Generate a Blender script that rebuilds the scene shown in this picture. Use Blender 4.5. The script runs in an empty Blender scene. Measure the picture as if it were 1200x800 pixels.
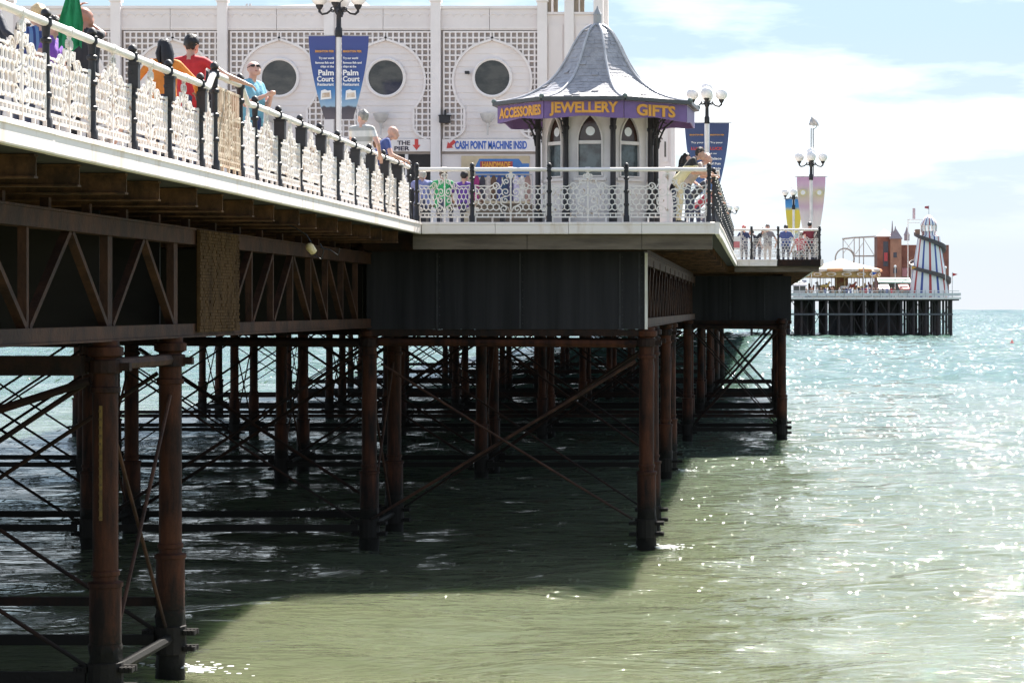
import bpy, bmesh, math, random
import numpy as np
from mathutils import Vector, Matrix, noise
random.seed(11)
rng = np.random.RandomState(5)
SC = bpy.context.scene
COL = SC.collection
R = math.radians

# ------------------------------------------------------------------ camera
ZC = 4.95                      # eye height above the water; whole scene worked from image pixels, then scaled evenly
FP = 2710.0                    # focal length, in pixels of a 1200 px wide picture
cam_d = bpy.data.cameras.new('camera')
cam = bpy.data.objects.new('camera', cam_d)
COL.objects.link(cam)
cam.location = (0, 0, ZC)
cam.rotation_euler = (R(90), 0, 0)
cam_d.sensor_width = 36.0
cam_d.lens = FP / 1200.0 * 36.0
cam_d.shift_x = -290.0 / 1200.0
cam_d.shift_y = -40.0 / 1200.0
cam_d.clip_start = 0.5
cam_d.clip_end = 20000
SC.camera = cam

# ------------------------------------------------------------------ sky and sun
SUN = Vector((1.65, 5.7, 7.35)).normalized()       # towards the sun
SUN_EL = math.asin(SUN.z)
SUN_AZ = math.atan2(SUN.x, SUN.y)
world = bpy.data.worlds.new('World')
SC.world = world
world.use_nodes = True
wn = world.node_tree.nodes
wl = world.node_tree.links
for n in list(wn):
    wn.remove(n)
w_out = wn.new('ShaderNodeOutputWorld')
w_bg = wn.new('ShaderNodeBackground')
w_bg.inputs['Strength'].default_value = 0.058
sky = wn.new('ShaderNodeTexSky')
sky.sky_type = 'NISHITA'
sky.sun_disc = False
sky.sun_elevation = SUN_EL
sky.sun_rotation = SUN_AZ
sky.air_density = 1.0
sky.dust_density = 0.6
sky.ozone_density = 1.6
tc = wn.new('ShaderNodeTexCoord')
mp = wn.new('ShaderNodeMapping')
mp.inputs['Scale'].default_value = (5.0, 5.0, 24.0)
mp.inputs['Location'].default_value = (23.73, 32.87, 32.68)
nz = wn.new('ShaderNodeTexNoise')
nz.inputs['Scale'].default_value = 1.0
nz.inputs['Detail'].default_value = 9.0
nz.inputs['Roughness'].default_value = 0.56
rp = wn.new('ShaderNodeValToRGB')
rp.color_ramp.elements[0].position = 0.46
rp.color_ramp.elements[1].position = 0.76
rp.color_ramp.elements[1].color = (0.62, 0.62, 0.62, 1)
sep = wn.new('ShaderNodeSeparateXYZ')
mr = wn.new('ShaderNodeMapRange')
mr.interpolation_type = 'SMOOTHSTEP'
mr.inputs['From Min'].default_value = 0.022
mr.inputs['From Max'].default_value = 0.07
mul = wn.new('ShaderNodeMath'); mul.operation = 'MULTIPLY'
mix = wn.new('ShaderNodeMix'); mix.data_type = 'RGBA'
mix.inputs[7].default_value = (15.0, 14.9, 14.9, 1)
wl.new(tc.outputs['Generated'], mp.inputs['Vector'])
wl.new(mp.outputs['Vector'], nz.inputs['Vector'])
wl.new(nz.outputs['Fac'], rp.inputs['Fac'])
wl.new(tc.outputs['Generated'], sep.inputs[0])
wl.new(sep.outputs['Z'], mr.inputs['Value'])
wl.new(rp.outputs['Color'], mul.inputs[0])
wl.new(mr.outputs['Result'], mul.inputs[1])
wl.new(mul.outputs[0], mix.inputs[0])
# pale sea haze low over the horizon, all the way round
hz_ramp = wn.new('ShaderNodeValToRGB')
e = hz_ramp.color_ramp.elements
e[0].position = 0.0; e[0].color = (0.56, 0.595, 0.645, 1)
e[1].position = 0.5; e[1].color = (0.36, 0.505, 0.64, 1)
q = e.new(0.16); q.color = (0.50, 0.59, 0.65, 1)
q = e.new(0.30); q.color = (0.42, 0.55, 0.645, 1)
mz = wn.new('ShaderNodeMath'); mz.operation = 'MULTIPLY'; mz.inputs[1].default_value = 2.5
wl.new(sep.outputs['Z'], mz.inputs[0]); wl.new(mz.outputs[0], hz_ramp.inputs['Fac'])
hz_mul = wn.new('ShaderNodeVectorMath'); hz_mul.operation = 'SCALE'; hz_mul.inputs['Scale'].default_value = 8.1
wl.new(hz_ramp.outputs['Color'], hz_mul.inputs[0])
mh = wn.new('ShaderNodeMapRange'); mh.interpolation_type = 'SMOOTHSTEP'
mh.inputs['From Min'].default_value = 0.08; mh.inputs['From Max'].default_value = 0.45
mh.inputs['To Min'].default_value = 0.98; mh.inputs['To Max'].default_value = 0.0
wl.new(sep.outputs['Z'], mh.inputs['Value'])
mxh = wn.new('ShaderNodeMix'); mxh.data_type = 'RGBA'
wl.new(hz_mul.outputs[0], mxh.inputs[7])
wl.new(mh.outputs[0], mxh.inputs[0])
wl.new(sky.outputs[0], mxh.inputs[6])
wl.new(mxh.outputs[2], mix.inputs[6])
wl.new(mix.outputs[2], w_bg.inputs['Color'])
wl.new(w_bg.outputs[0], w_out.inputs['Surface'])

sun_d = bpy.data.lights.new('sun', 'SUN')
sun_d.energy = 5.0
sun_d.angle = R(0.53)
sun_d.color = (1.0, 0.955, 0.89)
sun_o = bpy.data.objects.new('sun', sun_d)
COL.objects.link(sun_o)
sun_o.location = SUN * 200
sun_o.rotation_euler = (-SUN).to_track_quat('-Z', 'Y').to_euler()

SC.view_settings.view_transform = 'Standard'
SC.view_settings.look = 'None'
SC.view_settings.exposure = 1.74
SC.view_settings.gamma = 1.0
SC.view_settings.use_curve_mapping = False
SC.cycles.use_denoising = True
SC.cycles.max_bounces = 6
SC.cycles.diffuse_bounces = 4
SC.cycles.glossy_bounces = 3
SC.cycles.transmission_bounces = 4
SC.cycles.transparent_max_bounces = 6
SC.cycles.sample_clamp_indirect = 6.0
SC.cycles.caustics_reflective = False
SC.cycles.caustics_refractive = False

# ------------------------------------------------------------------ mesh helpers
class MB:
    """collects shapes, then links them as one mesh object"""
    def __init__(s):
        s.v = []; s.f = []; s.m = []
    def add(s, vs, fs, mi=0):
        o = len(s.v)
        s.v.extend([tuple(p) for p in vs])
        for f in fs:
            s.f.append(tuple(i + o for i in f)); s.m.append(mi)
        return s
    def box(s, x0, x1, y0, y1, z0, z1, mi=0):
        vs = [(x0,y0,z0),(x1,y0,z0),(x1,y1,z0),(x0,y1,z0),(x0,y0,z1),(x1,y0,z1),(x1,y1,z1),(x0,y1,z1)]
        return s.add(vs, [(0,3,2,1),(4,5,6,7),(0,1,5,4),(1,2,6,5),(2,3,7,6),(3,0,4,7)], mi)
    def bar(s, a, b, w, h=None, up=(0,0,1), mi=0):
        """rectangular bar from a to b"""
        h = w if h is None else h
        a = Vector(a); b = Vector(b); d = (b - a).normalized()
        u = Vector(up)
        if abs(d.dot(u)) > 0.98: u = Vector((0,1,0)) if abs(d.y) < 0.9 else Vector((1,0,0))
        sx = d.cross(u).normalized(); sy = sx.cross(d).normalized()
        vs = []
        for p in (a, b):
            for i, j in ((-1,-1),(1,-1),(1,1),(-1,1)):
                vs.append(p + sx * (i * w / 2) + sy * (j * h / 2))
        return s.add(vs, [(0,3,2,1),(4,5,6,7),(0,1,5,4),(1,2,6,5),(2,3,7,6),(3,0,4,7)], mi)
    def tube(s, pts, r, n=8, mi=0, cap=True):
        pts = [Vector(p) for p in pts]
        rs = r if isinstance(r, (list, tuple)) else [r] * len(pts)
        vs = []; fs = []
        prev = None
        for i, p in enumerate(pts):
            if i == 0: d = pts[1] - pts[0]
            elif i == len(pts) - 1: d = pts[-1] - pts[-2]
            else: d = pts[i+1] - pts[i-1]
            d.normalize()
            if prev is None:
                u = Vector((0,0,1)) if abs(d.z) < 0.9 else Vector((1,0,0))
                a = d.cross(u).normalized()
            else:
                a = (prev - d * prev.dot(d)).normalized()
            prev = a
            b = d.cross(a)
            for k in range(n):
                t = 2 * math.pi * k / n
                vs.append(p + (a * math.cos(t) + b * math.sin(t)) * rs[i])
        for i in range(len(pts) - 1):
            for k in range(n):
                k2 = (k + 1) % n
                fs.append((i*n+k, i*n+k2, (i+1)*n+k2, (i+1)*n+k))
        if cap:
            fs.append(tuple(range(n-1, -1, -1)))
            fs.append(tuple((len(pts)-1)*n + k for k in range(n)))
        return s.add(vs, fs, mi)
    def lathe(s, prof, c=(0,0,0), n=16, mi=0, phase=0.0):
        """prof: (radius, z) from the bottom up"""
        vs = []; fs = []
        for r, z in prof:
            for k in range(n):
                t = 2 * math.pi * k / n + phase
                vs.append((c[0] + r * math.sin(t), c[1] - r * math.cos(t), c[2] + z))
        for i in range(len(prof) - 1):
            for k in range(n):
                k2 = (k + 1) % n
                fs.append((i*n+k, i*n+k2, (i+1)*n+k2, (i+1)*n+k))
        fs.append(tuple(range(n-1, -1, -1)))
        fs.append(tuple((len(prof)-1)*n + k for k in range(n)))
        return s.add(vs, fs, mi)
    def ball(s, c, r, n=14, m=8, mi=0, sc=(1,1,1)):
        prof = []
        for i in range(m + 1):
            t = -math.pi/2 + math.pi * i / m
            prof.append((max(1e-4, r * math.cos(t)) , r * math.sin(t)))
        o = len(s.v)
        s.lathe(prof, (0,0,0), n, mi)
        for i in range(o, len(s.v)):
            x, y, z = s.v[i]
            s.v[i] = (c[0]+x*sc[0], c[1]+y*sc[1], c[2]+z*sc[2])
        return s
    def prism(s, poly, y0, y1, mi=0):
        """outline in x,z drawn out from y0 to y1"""
        n = len(poly)
        vs = [(x, y0, z) for x, z in poly] + [(x, y1, z) for x, z in poly]
        fs = [tuple(range(n)), tuple(range(2*n-1, n-1, -1))]
        for k in range(n):
            k2 = (k + 1) % n
            fs.append((k, k+n, k2+n, k2))
        return s.add(vs, fs, mi)
    def xform(s, M, start=0):
        for i in range(start, len(s.v)):
            s.v[i] = tuple(M @ Vector(s.v[i]))
        return s
    def mesh(s, name, mats=None, smooth=False):
        me = bpy.data.meshes.new(name)
        me.from_pydata(s.v, [], s.f)
        if mats is not None:
            for m in (mats if isinstance(mats, (list, tuple)) else [mats]):
                me.materials.append(m)
        if any(s.m): me.polygons.foreach_set('material_index', s.m)
        if smooth: smooth_mesh(me)
        me.update()
        return me
    def build(s, name, mats, parent=None, smooth=False, loc=None):
        return obj(name, s.mesh(name, mats, smooth), parent, loc)

def smooth_mesh(me, ang=40):
    me.polygons.foreach_set('use_smooth', [True] * len(me.polygons))
    try:
        me.set_sharp_from_angle(angle=R(ang))
    except Exception:
        pass

def obj(name, me, parent=None, loc=None, rotz=0.0):
    o = bpy.data.objects.new(name, me)
    COL.objects.link(o)
    if parent is not None: o.parent = parent
    if loc is not None: o.location = loc
    if rotz: o.rotation_euler = (0, 0, rotz)
    return o

def tag(o, label=None, cat=None, group=None, kind=None):
    if label: o['label'] = label
    if cat: o['category'] = cat
    if group: o['group'] = group
    if kind: o['kind'] = kind
    return o

def thing(name, label, cat, loc=(0,0,0), rotz=0.0, group=None):
    o = bpy.data.objects.new(name, None)
    o.empty_display_size = 0.3
    COL.objects.link(o)
    o.location = loc
    o.rotation_euler = (0, 0, rotz)
    return tag(o, label, cat, group)

def text_mb(s, size, depth=0.01, bold=0.0, width=None, squash=1.0):
    """lettering as a mesh, centred, upright in the x,z plane and facing -y"""
    cu = bpy.data.curves.new('lettering', 'FONT')
    cu.body = s
    cu.size = size
    cu.extrude = depth / 2
    cu.offset = bold
    cu.resolution_u = 3
    cu.align_x = 'CENTER'; cu.align_y = 'CENTER'
    o = bpy.data.objects.new('lettering', cu)
    COL.objects.link(o)
    bpy.context.view_layer.update()
    dg = bpy.context.evaluated_depsgraph_get()
    me = bpy.data.meshes.new_from_object(o.evaluated_get(dg))
    mb = MB()
    vs = [Vector(v.co) for v in me.vertices]
    xs = [v.x for v in vs]; ys = [v.y for v in vs]
    cx = (min(xs) + max(xs)) / 2; cy = (min(ys) + max(ys)) / 2
    k = 1.0 if width is None else width / (max(xs) - min(xs))
    mb.add([((v.x - cx) * k, -v.z, (v.y - cy) * squash) for v in vs], [tuple(p.vertices) for p in me.polygons])
    bpy.data.objects.remove(o); bpy.data.curves.remove(cu); bpy.data.meshes.remove(me)
    return mb

# ------------------------------------------------------------------ materials
MATS = {}
def mat(name, col, rough=0.6, metal=0.0, col2=None, var=0.12, scale=3.0, stretch=(1,1,1), bump=0.0, bscale=None,
        spec=0.5, lo=0.35, hi=0.65, detail=6.0, coord='world'):
    """procedural paint / metal / cloth: two colours mixed by stretched noise, with fine relief"""
    if name in MATS: return MATS[name]
    m = bpy.data.materials.new(name)
    m.use_nodes = True
    nt = m.node_tree; N = nt.nodes; L = nt.links
    b = N['Principled BSDF']
    b.inputs['Roughness'].default_value = rough
    b.inputs['Metallic'].default_value = metal
    b.inputs['Specular IOR Level'].default_value = spec
    if col2 is None:
        col2 = tuple(max(0, c * (1 - var)) for c in col)
        col = tuple(min(1, c * (1 + var * 0.6)) for c in col)
    if coord == 'world':
        g = N.new('ShaderNodeNewGeometry'); src = g.outputs['Position']
    else:
        g = N.new('ShaderNodeTexCoord'); src = g.outputs['Object']
    mp = N.new('ShaderNodeMapping'); mp.inputs['Scale'].default_value = stretch
    L.new(src, mp.inputs['Vector'])
    nz = N.new('ShaderNodeTexNoise')
    nz.inputs['Scale'].default_value = scale
    nz.inputs['Detail'].default_value = detail
    nz.inputs['Roughness'].default_value = 0.62
    L.new(mp.outputs[0], nz.inputs['Vector'])
    rp = N.new('ShaderNodeValToRGB')
    rp.color_ramp.elements[0].position = lo; rp.color_ramp.elements[0].color = (*col2, 1)
    rp.color_ramp.elements[1].position = hi; rp.color_ramp.elements[1].color = (*col, 1)
    L.new(nz.outputs['Fac'], rp.inputs['Fac'])
    L.new(rp.outputs['Color'], b.inputs['Base Color'])
    if bump:
        n2 = N.new('ShaderNodeTexNoise')
        n2.inputs['Scale'].default_value = bscale or scale * 6
        n2.inputs['Detail'].default_value = 4
        L.new(mp.outputs[0], n2.inputs['Vector'])
        bp = N.new('ShaderNodeBump')
        bp.inputs['Strength'].default_value = bump
        bp.inputs['Distance'].default_value = 0.02
        L.new(n2.outputs['Fac'], bp.inputs['Height'])
        L.new(bp.outputs['Normal'], b.inputs['Normal'])
    MATS[name] = m
    return m

M_white = mat('white_paint', (0.84, 0.79, 0.755), 0.45, col2=(0.66, 0.60, 0.53), scale=2.2, lo=0.25, hi=0.5, bump=0.1, bscale=30)
M_fascia = mat('weathered_white_board', (0.90, 0.81, 0.765), 0.5, col2=(0.66, 0.52, 0.40), scale=2.4, stretch=(1, 1, 0.22), lo=0.27, hi=0.47, bump=0.12, bscale=20)
M_iron_white = mat('white_cast_iron', (0.80, 0.76, 0.73), 0.45, col2=(0.66, 0.56, 0.46), scale=5, lo=0.27, hi=0.46, bump=0.15, bscale=60)
M_iron_dirty = mat('rusty_cream_cast_iron', (0.62, 0.52, 0.40), 0.6, col2=(0.34, 0.22, 0.13), scale=6, lo=0.3, hi=0.6)
M_black = mat('black_iron_paint', (0.020, 0.019, 0.022), 0.55, var=0.3, scale=6)
M_hall = mat('hall_cream_paint', (0.86, 0.79, 0.76), 0.6, col2=(0.77, 0.70, 0.67), scale=0.7, stretch=(1, 1, 0.5), lo=0.3, hi=0.6, bump=0.06, bscale=12)
M_hall_trim = mat('hall_trim_paint', (0.88, 0.815, 0.785), 0.5, col2=(0.80, 0.735, 0.70), scale=1.2, lo=0.3, hi=0.55)
M_hall_back = mat('hall_taupe_backing', (0.50, 0.43, 0.40), 0.7, var=0.1, scale=1.0)
M_glass = mat('dark_glass', (0.085, 0.078, 0.068), 0.08, col2=(0.035, 0.034, 0.032), scale=1.7, stretch=(1, 1, 2), lo=0.4, hi=0.6)
M_timber = mat('weathered_timber', (0.17, 0.135, 0.10), 0.8, col2=(0.085, 0.065, 0.048), scale=2.5, stretch=(0.4, 1, 3), bump=0.3, bscale=14)
M_deck = mat('deck_planking', (0.36, 0.32, 0.28), 0.85, col2=(0.24, 0.21, 0.18), scale=2.0, stretch=(1, 0.3, 1))
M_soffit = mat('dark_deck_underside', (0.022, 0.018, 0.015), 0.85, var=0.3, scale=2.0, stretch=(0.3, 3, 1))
M_clad = mat('black_cladding_sheet', (0.034, 0.032, 0.038), 0.55, col2=(0.009, 0.0085, 0.0105), scale=1.3, stretch=(2.6, 2.6, 0.10), lo=0.36, hi=0.80, spec=0.25, bump=0.25, bscale=3)
M_steel = mat('grey_galvanised', (0.42, 0.42, 0.43), 0.45, 0.3, var=0.15, scale=5)
M_red = mat('red_paint', (0.55, 0.03, 0.03), 0.5)
M_blue = mat('blue_paint', (0.03, 0.10, 0.42), 0.5)
M_gold = mat('gold_paint', (0.72, 0.34, 0.045), 0.45, var=0.1)

def rust_mat(name, paint, rust, dark, streak=0.2, tide=0.75):
    """old iron: paint, rust in streaks, black weed below the tide line"""
    m = bpy.data.materials.new(name); m.use_nodes = True
    nt = m.node_tree; N = nt.nodes; L = nt.links
    b = N['Principled BSDF']; b.inputs['Roughness'].default_value = 0.7; b.inputs['Specular IOR Level'].default_value = 0.18
    g = N.new('ShaderNodeNewGeometry')
    mp = N.new('ShaderNodeMapping'); mp.inputs['Scale'].default_value = (1, 1, streak)
    L.new(g.outputs['Position'], mp.inputs['Vector'])
    nz = N.new('ShaderNodeTexNoise'); nz.inputs['Scale'].default_value = 5; nz.inputs['Detail'].default_value = 9; nz.inputs['Roughness'].default_value = 0.65
    L.new(mp.outputs[0], nz.inputs['Vector'])
    rp = N.new('ShaderNodeValToRGB')
    e = rp.color_ramp.elements
    e[0].position = 0.36; e[0].color = (*paint, 1)
    e[1].position = 0.68; e[1].color = (*rust, 1)
    e2 = e.new(0.52); e2.color = tuple((p + r) / 2 for p, r in zip(paint, rust)) + (1,)
    nb = N.new('ShaderNodeTexNoise'); nb.inputs['Scale'].default_value = 1.4; nb.inputs['Detail'].default_value = 4
    L.new(g.outputs['Position'], nb.inputs['Vector'])
    mb_ = N.new('ShaderNodeMath'); mb_.operation = 'MULTIPLY_ADD'; mb_.inputs[1].default_value = 0.55; L.new(nb.outputs['Fac'], mb_.inputs[0])
    sh_ = N.new('ShaderNodeMath'); sh_.operation = 'SUBTRACT'; sh_.inputs[1].default_value = 0.275; L.new(nz.outputs['Fac'], sh_.inputs[0]); L.new(sh_.outputs[0], mb_.inputs[2])
    L.new(mb_.outputs[0], rp.inputs['Fac'])
    n2 = N.new('ShaderNodeTexNoise'); n2.inputs['Scale'].default_value = 22; n2.inputs['Detail'].default_value = 5
    L.new(g.outputs['Position'], n2.inputs['Vector'])
    sp = N.new('ShaderNodeSeparateXYZ'); L.new(g.outputs['Position'], sp.inputs[0])
    ad = N.new('ShaderNodeMath'); ad.operation = 'MULTIPLY_ADD'; ad.inputs[1].default_value = -0.5
    L.new(n2.outputs['Fac'], ad.inputs[0]); L.new(sp.outputs['Z'], ad.inputs[2])
    mr = N.new('ShaderNodeMapRange'); mr.inputs['From Min'].default_value = tide - 0.45; mr.inputs['From Max'].default_value = tide
    L.new(ad.outputs[0], mr.inputs['Value'])
    mx = N.new('ShaderNodeMix'); mx.data_type = 'RGBA'
    mx.inputs[6].default_value = (*dark, 1)
    L.new(mr.outputs[0], mx.inputs[0]); L.new(rp.outputs[0], mx.inputs[7])
    L.new(mx.outputs[2], b.inputs['Base Color'])
    bp = N.new('ShaderNodeBump'); bp.inputs['Strength'].default_value = 0.45; bp.inputs['Distance'].default_value = 0.02
    L.new(n2.outputs['Fac'], bp.inputs['Height']); L.new(bp.outputs[0], b.inputs['Normal'])
    MATS[name] = m
    return m
M_pile = rust_mat('rusted_pile_iron', (0.013, 0.008, 0.007), (0.092, 0.031, 0.015), (0.009, 0.008, 0.006), 0.16, 0.95)
M_truss = rust_mat('brown_truss_iron', (0.034, 0.019, 0.015), (0.085, 0.040, 0.025), (0.02, 0.016, 0.014), 0.5)
M_joist_lit = rust_mat('water_lit_rusty_joist_iron', (0.06, 0.036, 0.024), (0.19, 0.095, 0.05), (0.02, 0.016, 0.014), 0.6)  # rust, brightened to put light bounced off the water into the colour
M_brace = rust_mat('dark_brace_iron', (0.016, 0.012, 0.011), (0.04, 0.018, 0.012), (0.016, 0.014, 0.012), 0.7)

# ------------------------------------------------------------------ the sea
def sea_material():
    m = bpy.data.materials.new('sea_water'); m.use_nodes = True
    nt = m.node_tree; N = nt.nodes; L = nt.links
    b = N['Principled BSDF']
    b.inputs['Roughness'].default_value = 0.035
    b.inputs['IOR'].default_value = 1.333
    b.inputs['Specular IOR Level'].default_value = 0.25
    b.subsurface_method = 'BURLEY'                 # cloudy water: light spreads sideways under the surface
    b.inputs['Subsurface Weight'].default_value = 1.0
    b.inputs['Subsurface Radius'].default_value = (0.8, 1.0, 0.7)
    b.inputs['Subsurface Scale'].default_value = 0.9
    g = N.new('ShaderNodeNewGeometry')
    sp = N.new('ShaderNodeSeparateXYZ'); L.new(g.outputs['Position'], sp.inputs[0])
    # sand stirred up near the beach, clearer and bluer further out
    mp0 = N.new('ShaderNodeMapping'); mp0.inputs['Scale'].default_value = (0.012, 0.05, 1)
    L.new(g.outputs['Position'], mp0.inputs['Vector'])
    n0 = N.new('ShaderNodeTexNoise'); n0.inputs['Scale'].default_value = 1.0; n0.inputs['Detail'].default_value = 5
    L.new(mp0.outputs[0], n0.inputs['Vector'])
    ad = N.new('ShaderNodeMath'); ad.operation = 'MULTIPLY_ADD'; ad.inputs[1].default_value = 60.0
    L.new(n0.outputs['Fac'], ad.inputs[0]); L.new(sp.outputs['Y'], ad.inputs[2])
    mr = N.new('ShaderNodeMapRange'); mr.inputs['From Min'].default_value = 55; mr.inputs['From Max'].default_value = 190
    L.new(ad.outputs[0], mr.inputs['Value'])
    rp = N.new('ShaderNodeValToRGB'); e = rp.color_ramp.elements
    e[0].position = 0.0; e[0].color = (0.106, 0.115, 0.064, 1)
    e[1].position = 1.0; e[1].color = (0.060, 0.104, 0.086, 1)
    e2 = e.new(0.42); e2.color = (0.082, 0.106, 0.078, 1)
    L.new(mr.outputs[0], rp.inputs['Fac'])
    L.new(rp.outputs[0], b.inputs['Base Color'])
    # ripples: three sizes of chop lying along x
    hs = []
    for sc, st, wt in ((0.7, (0.4, 1.0, 1), 0.22), (2.4, (0.4, 1.0, 1), 0.17), (8.0, (0.5, 1.0, 1), 0.035)):
        mp = N.new('ShaderNodeMapping'); mp.inputs['Scale'].default_value = st
        mp.inputs['Rotation'].default_value = (0, 0, 0.12 * sc ** 0.3)
        L.new(g.outputs['Position'], mp.inputs['Vector'])
        nz = N.new('ShaderNodeTexNoise'); nz.inputs['Scale'].default_value = sc; nz.inputs['Detail'].default_value = 3; nz.inputs['Roughness'].default_value = 0.55
        L.new(mp.outputs[0], nz.inputs['Vector'])
        mu = N.new('ShaderNodeMath'); mu.operation = 'MULTIPLY'; mu.inputs[1].default_value = wt
        L.new(nz.outputs['Fac'], mu.inputs[0]); hs.append(mu)
    a1 = N.new('ShaderNodeMath'); L.new(hs[0].outputs[0], a1.inputs[0]); L.new(hs[1].outputs[0], a1.inputs[1])
    a2 = N.new('ShaderNodeMath'); L.new(a1.outputs[0], a2.inputs[0]); L.new(hs[2].outputs[0], a2.inputs[1])
    bp = N.new('ShaderNodeBump'); bp.inputs['Strength'].default_value = 1.0; bp.inputs['Distance'].default_value = 1.0
    L.new(a2.outputs[0], bp.inputs['Height'])
    # small facets that catch the sun at any distance
    mpf = N.new('ShaderNodeMapping'); mpf.inputs['Scale'].default_value = (0.55, 1.0, 1)
    L.new(g.outputs['Position'], mpf.inputs['Vector'])
    nf = N.new('ShaderNodeTexNoise'); nf.inputs['Scale'].default_value = 1.9; nf.inputs['Detail'].default_value = 2; nf.inputs['Roughness'].default_value = 0.6
    L.new(mpf.outputs[0], nf.inputs['Vector'])
    sb = N.new('ShaderNodeVectorMath'); sb.operation = 'SUBTRACT'; sb.inputs[1].default_value = (0.5, 0.5, 0.5)
    L.new(nf.outputs['Color'], sb.inputs[0])
    ml = N.new('ShaderNodeVectorMath'); ml.operation = 'MULTIPLY'; ml.inputs[1].default_value = (0.95, 1.25, 0.0)
    # steep facets come in flurries, with calmer water between
    nm_ = N.new('ShaderNodeTexNoise'); nm_.inputs['Scale'].default_value = 0.85; nm_.inputs['Detail'].default_value = 4; nm_.inputs['Roughness'].default_value = 0.7
    L.new(mpf.outputs[0], nm_.inputs['Vector'])
    mk = N.new('ShaderNodeMapRange'); mk.inputs['From Min'].default_value = 0.53; mk.inputs['From Max'].default_value = 0.70
    mk.inputs['To Min'].default_value = 0.4; mk.inputs['To Max'].default_value = 0.9
    L.new(nm_.outputs['Fac'], mk.inputs['Value'])
    sk = N.new('ShaderNodeVectorMath'); sk.operation = 'SCALE'
    L.new(sb.outputs[0], sk.inputs[0]); L.new(mk.outputs[0], sk.inputs['Scale'])
    L.new(sk.outputs[0], ml.inputs[0])
    av = N.new('ShaderNodeVectorMath'); av.operation = 'ADD'
    L.new(bp.outputs[0], av.inputs[0]); L.new(ml.outputs[0], av.inputs[1])
    # added facets tilted to mirror the sun shoreward: glints put into the normals
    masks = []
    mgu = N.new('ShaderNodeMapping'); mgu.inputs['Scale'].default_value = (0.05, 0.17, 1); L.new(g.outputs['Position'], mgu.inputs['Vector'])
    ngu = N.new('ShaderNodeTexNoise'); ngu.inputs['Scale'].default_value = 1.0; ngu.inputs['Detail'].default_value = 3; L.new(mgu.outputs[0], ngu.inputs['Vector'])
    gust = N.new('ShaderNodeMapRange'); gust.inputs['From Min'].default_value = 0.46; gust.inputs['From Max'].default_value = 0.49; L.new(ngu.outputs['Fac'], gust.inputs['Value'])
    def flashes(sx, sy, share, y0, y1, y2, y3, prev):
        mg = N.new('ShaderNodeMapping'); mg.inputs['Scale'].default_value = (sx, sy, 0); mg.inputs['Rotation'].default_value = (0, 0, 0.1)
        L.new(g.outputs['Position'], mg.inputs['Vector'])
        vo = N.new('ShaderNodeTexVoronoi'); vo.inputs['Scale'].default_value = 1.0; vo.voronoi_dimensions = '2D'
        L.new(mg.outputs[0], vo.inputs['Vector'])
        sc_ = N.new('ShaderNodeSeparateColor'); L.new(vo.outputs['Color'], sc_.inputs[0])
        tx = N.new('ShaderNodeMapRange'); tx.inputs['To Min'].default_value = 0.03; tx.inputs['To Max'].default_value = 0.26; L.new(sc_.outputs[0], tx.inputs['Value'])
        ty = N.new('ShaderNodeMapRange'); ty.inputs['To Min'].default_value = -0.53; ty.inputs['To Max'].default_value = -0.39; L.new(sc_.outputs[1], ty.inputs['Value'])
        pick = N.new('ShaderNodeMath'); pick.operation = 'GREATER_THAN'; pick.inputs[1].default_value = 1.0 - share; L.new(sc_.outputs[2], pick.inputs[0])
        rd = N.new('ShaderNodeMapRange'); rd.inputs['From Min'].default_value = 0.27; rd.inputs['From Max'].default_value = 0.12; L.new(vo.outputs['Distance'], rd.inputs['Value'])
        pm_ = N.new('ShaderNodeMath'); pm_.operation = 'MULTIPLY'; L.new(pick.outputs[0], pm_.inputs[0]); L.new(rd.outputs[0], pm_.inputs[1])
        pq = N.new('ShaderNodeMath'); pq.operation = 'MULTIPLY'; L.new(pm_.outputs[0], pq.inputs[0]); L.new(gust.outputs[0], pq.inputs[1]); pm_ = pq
        for ya_, yb_, inv in ((y0, y1, 0), (y2, y3, 1)):      # each glint layer fades in and out with distance
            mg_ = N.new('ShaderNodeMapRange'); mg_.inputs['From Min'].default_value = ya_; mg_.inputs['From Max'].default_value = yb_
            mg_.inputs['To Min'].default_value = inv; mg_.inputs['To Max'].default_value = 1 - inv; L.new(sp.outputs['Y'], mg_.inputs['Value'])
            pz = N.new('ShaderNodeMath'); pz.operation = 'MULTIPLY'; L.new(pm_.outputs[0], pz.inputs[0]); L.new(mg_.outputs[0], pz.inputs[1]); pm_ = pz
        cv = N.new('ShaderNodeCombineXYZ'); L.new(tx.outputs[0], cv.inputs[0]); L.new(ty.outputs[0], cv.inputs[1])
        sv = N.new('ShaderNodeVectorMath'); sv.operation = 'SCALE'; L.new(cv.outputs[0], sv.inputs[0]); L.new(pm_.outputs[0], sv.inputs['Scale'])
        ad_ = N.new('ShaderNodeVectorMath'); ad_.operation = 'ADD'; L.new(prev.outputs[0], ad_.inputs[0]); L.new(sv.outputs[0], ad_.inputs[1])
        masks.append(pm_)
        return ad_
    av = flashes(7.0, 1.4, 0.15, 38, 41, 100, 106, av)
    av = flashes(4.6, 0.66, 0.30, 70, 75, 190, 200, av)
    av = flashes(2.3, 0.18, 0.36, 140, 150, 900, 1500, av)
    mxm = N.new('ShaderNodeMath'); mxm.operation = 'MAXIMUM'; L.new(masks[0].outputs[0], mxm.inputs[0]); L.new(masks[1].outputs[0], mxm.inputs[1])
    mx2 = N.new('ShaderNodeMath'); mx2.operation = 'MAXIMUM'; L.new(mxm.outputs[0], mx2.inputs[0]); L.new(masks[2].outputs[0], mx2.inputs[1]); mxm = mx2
    mrr = N.new('ShaderNodeMapRange'); mrr.inputs['To Min'].default_value = 0.035; mrr.inputs['To Max'].default_value = 0.15
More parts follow.
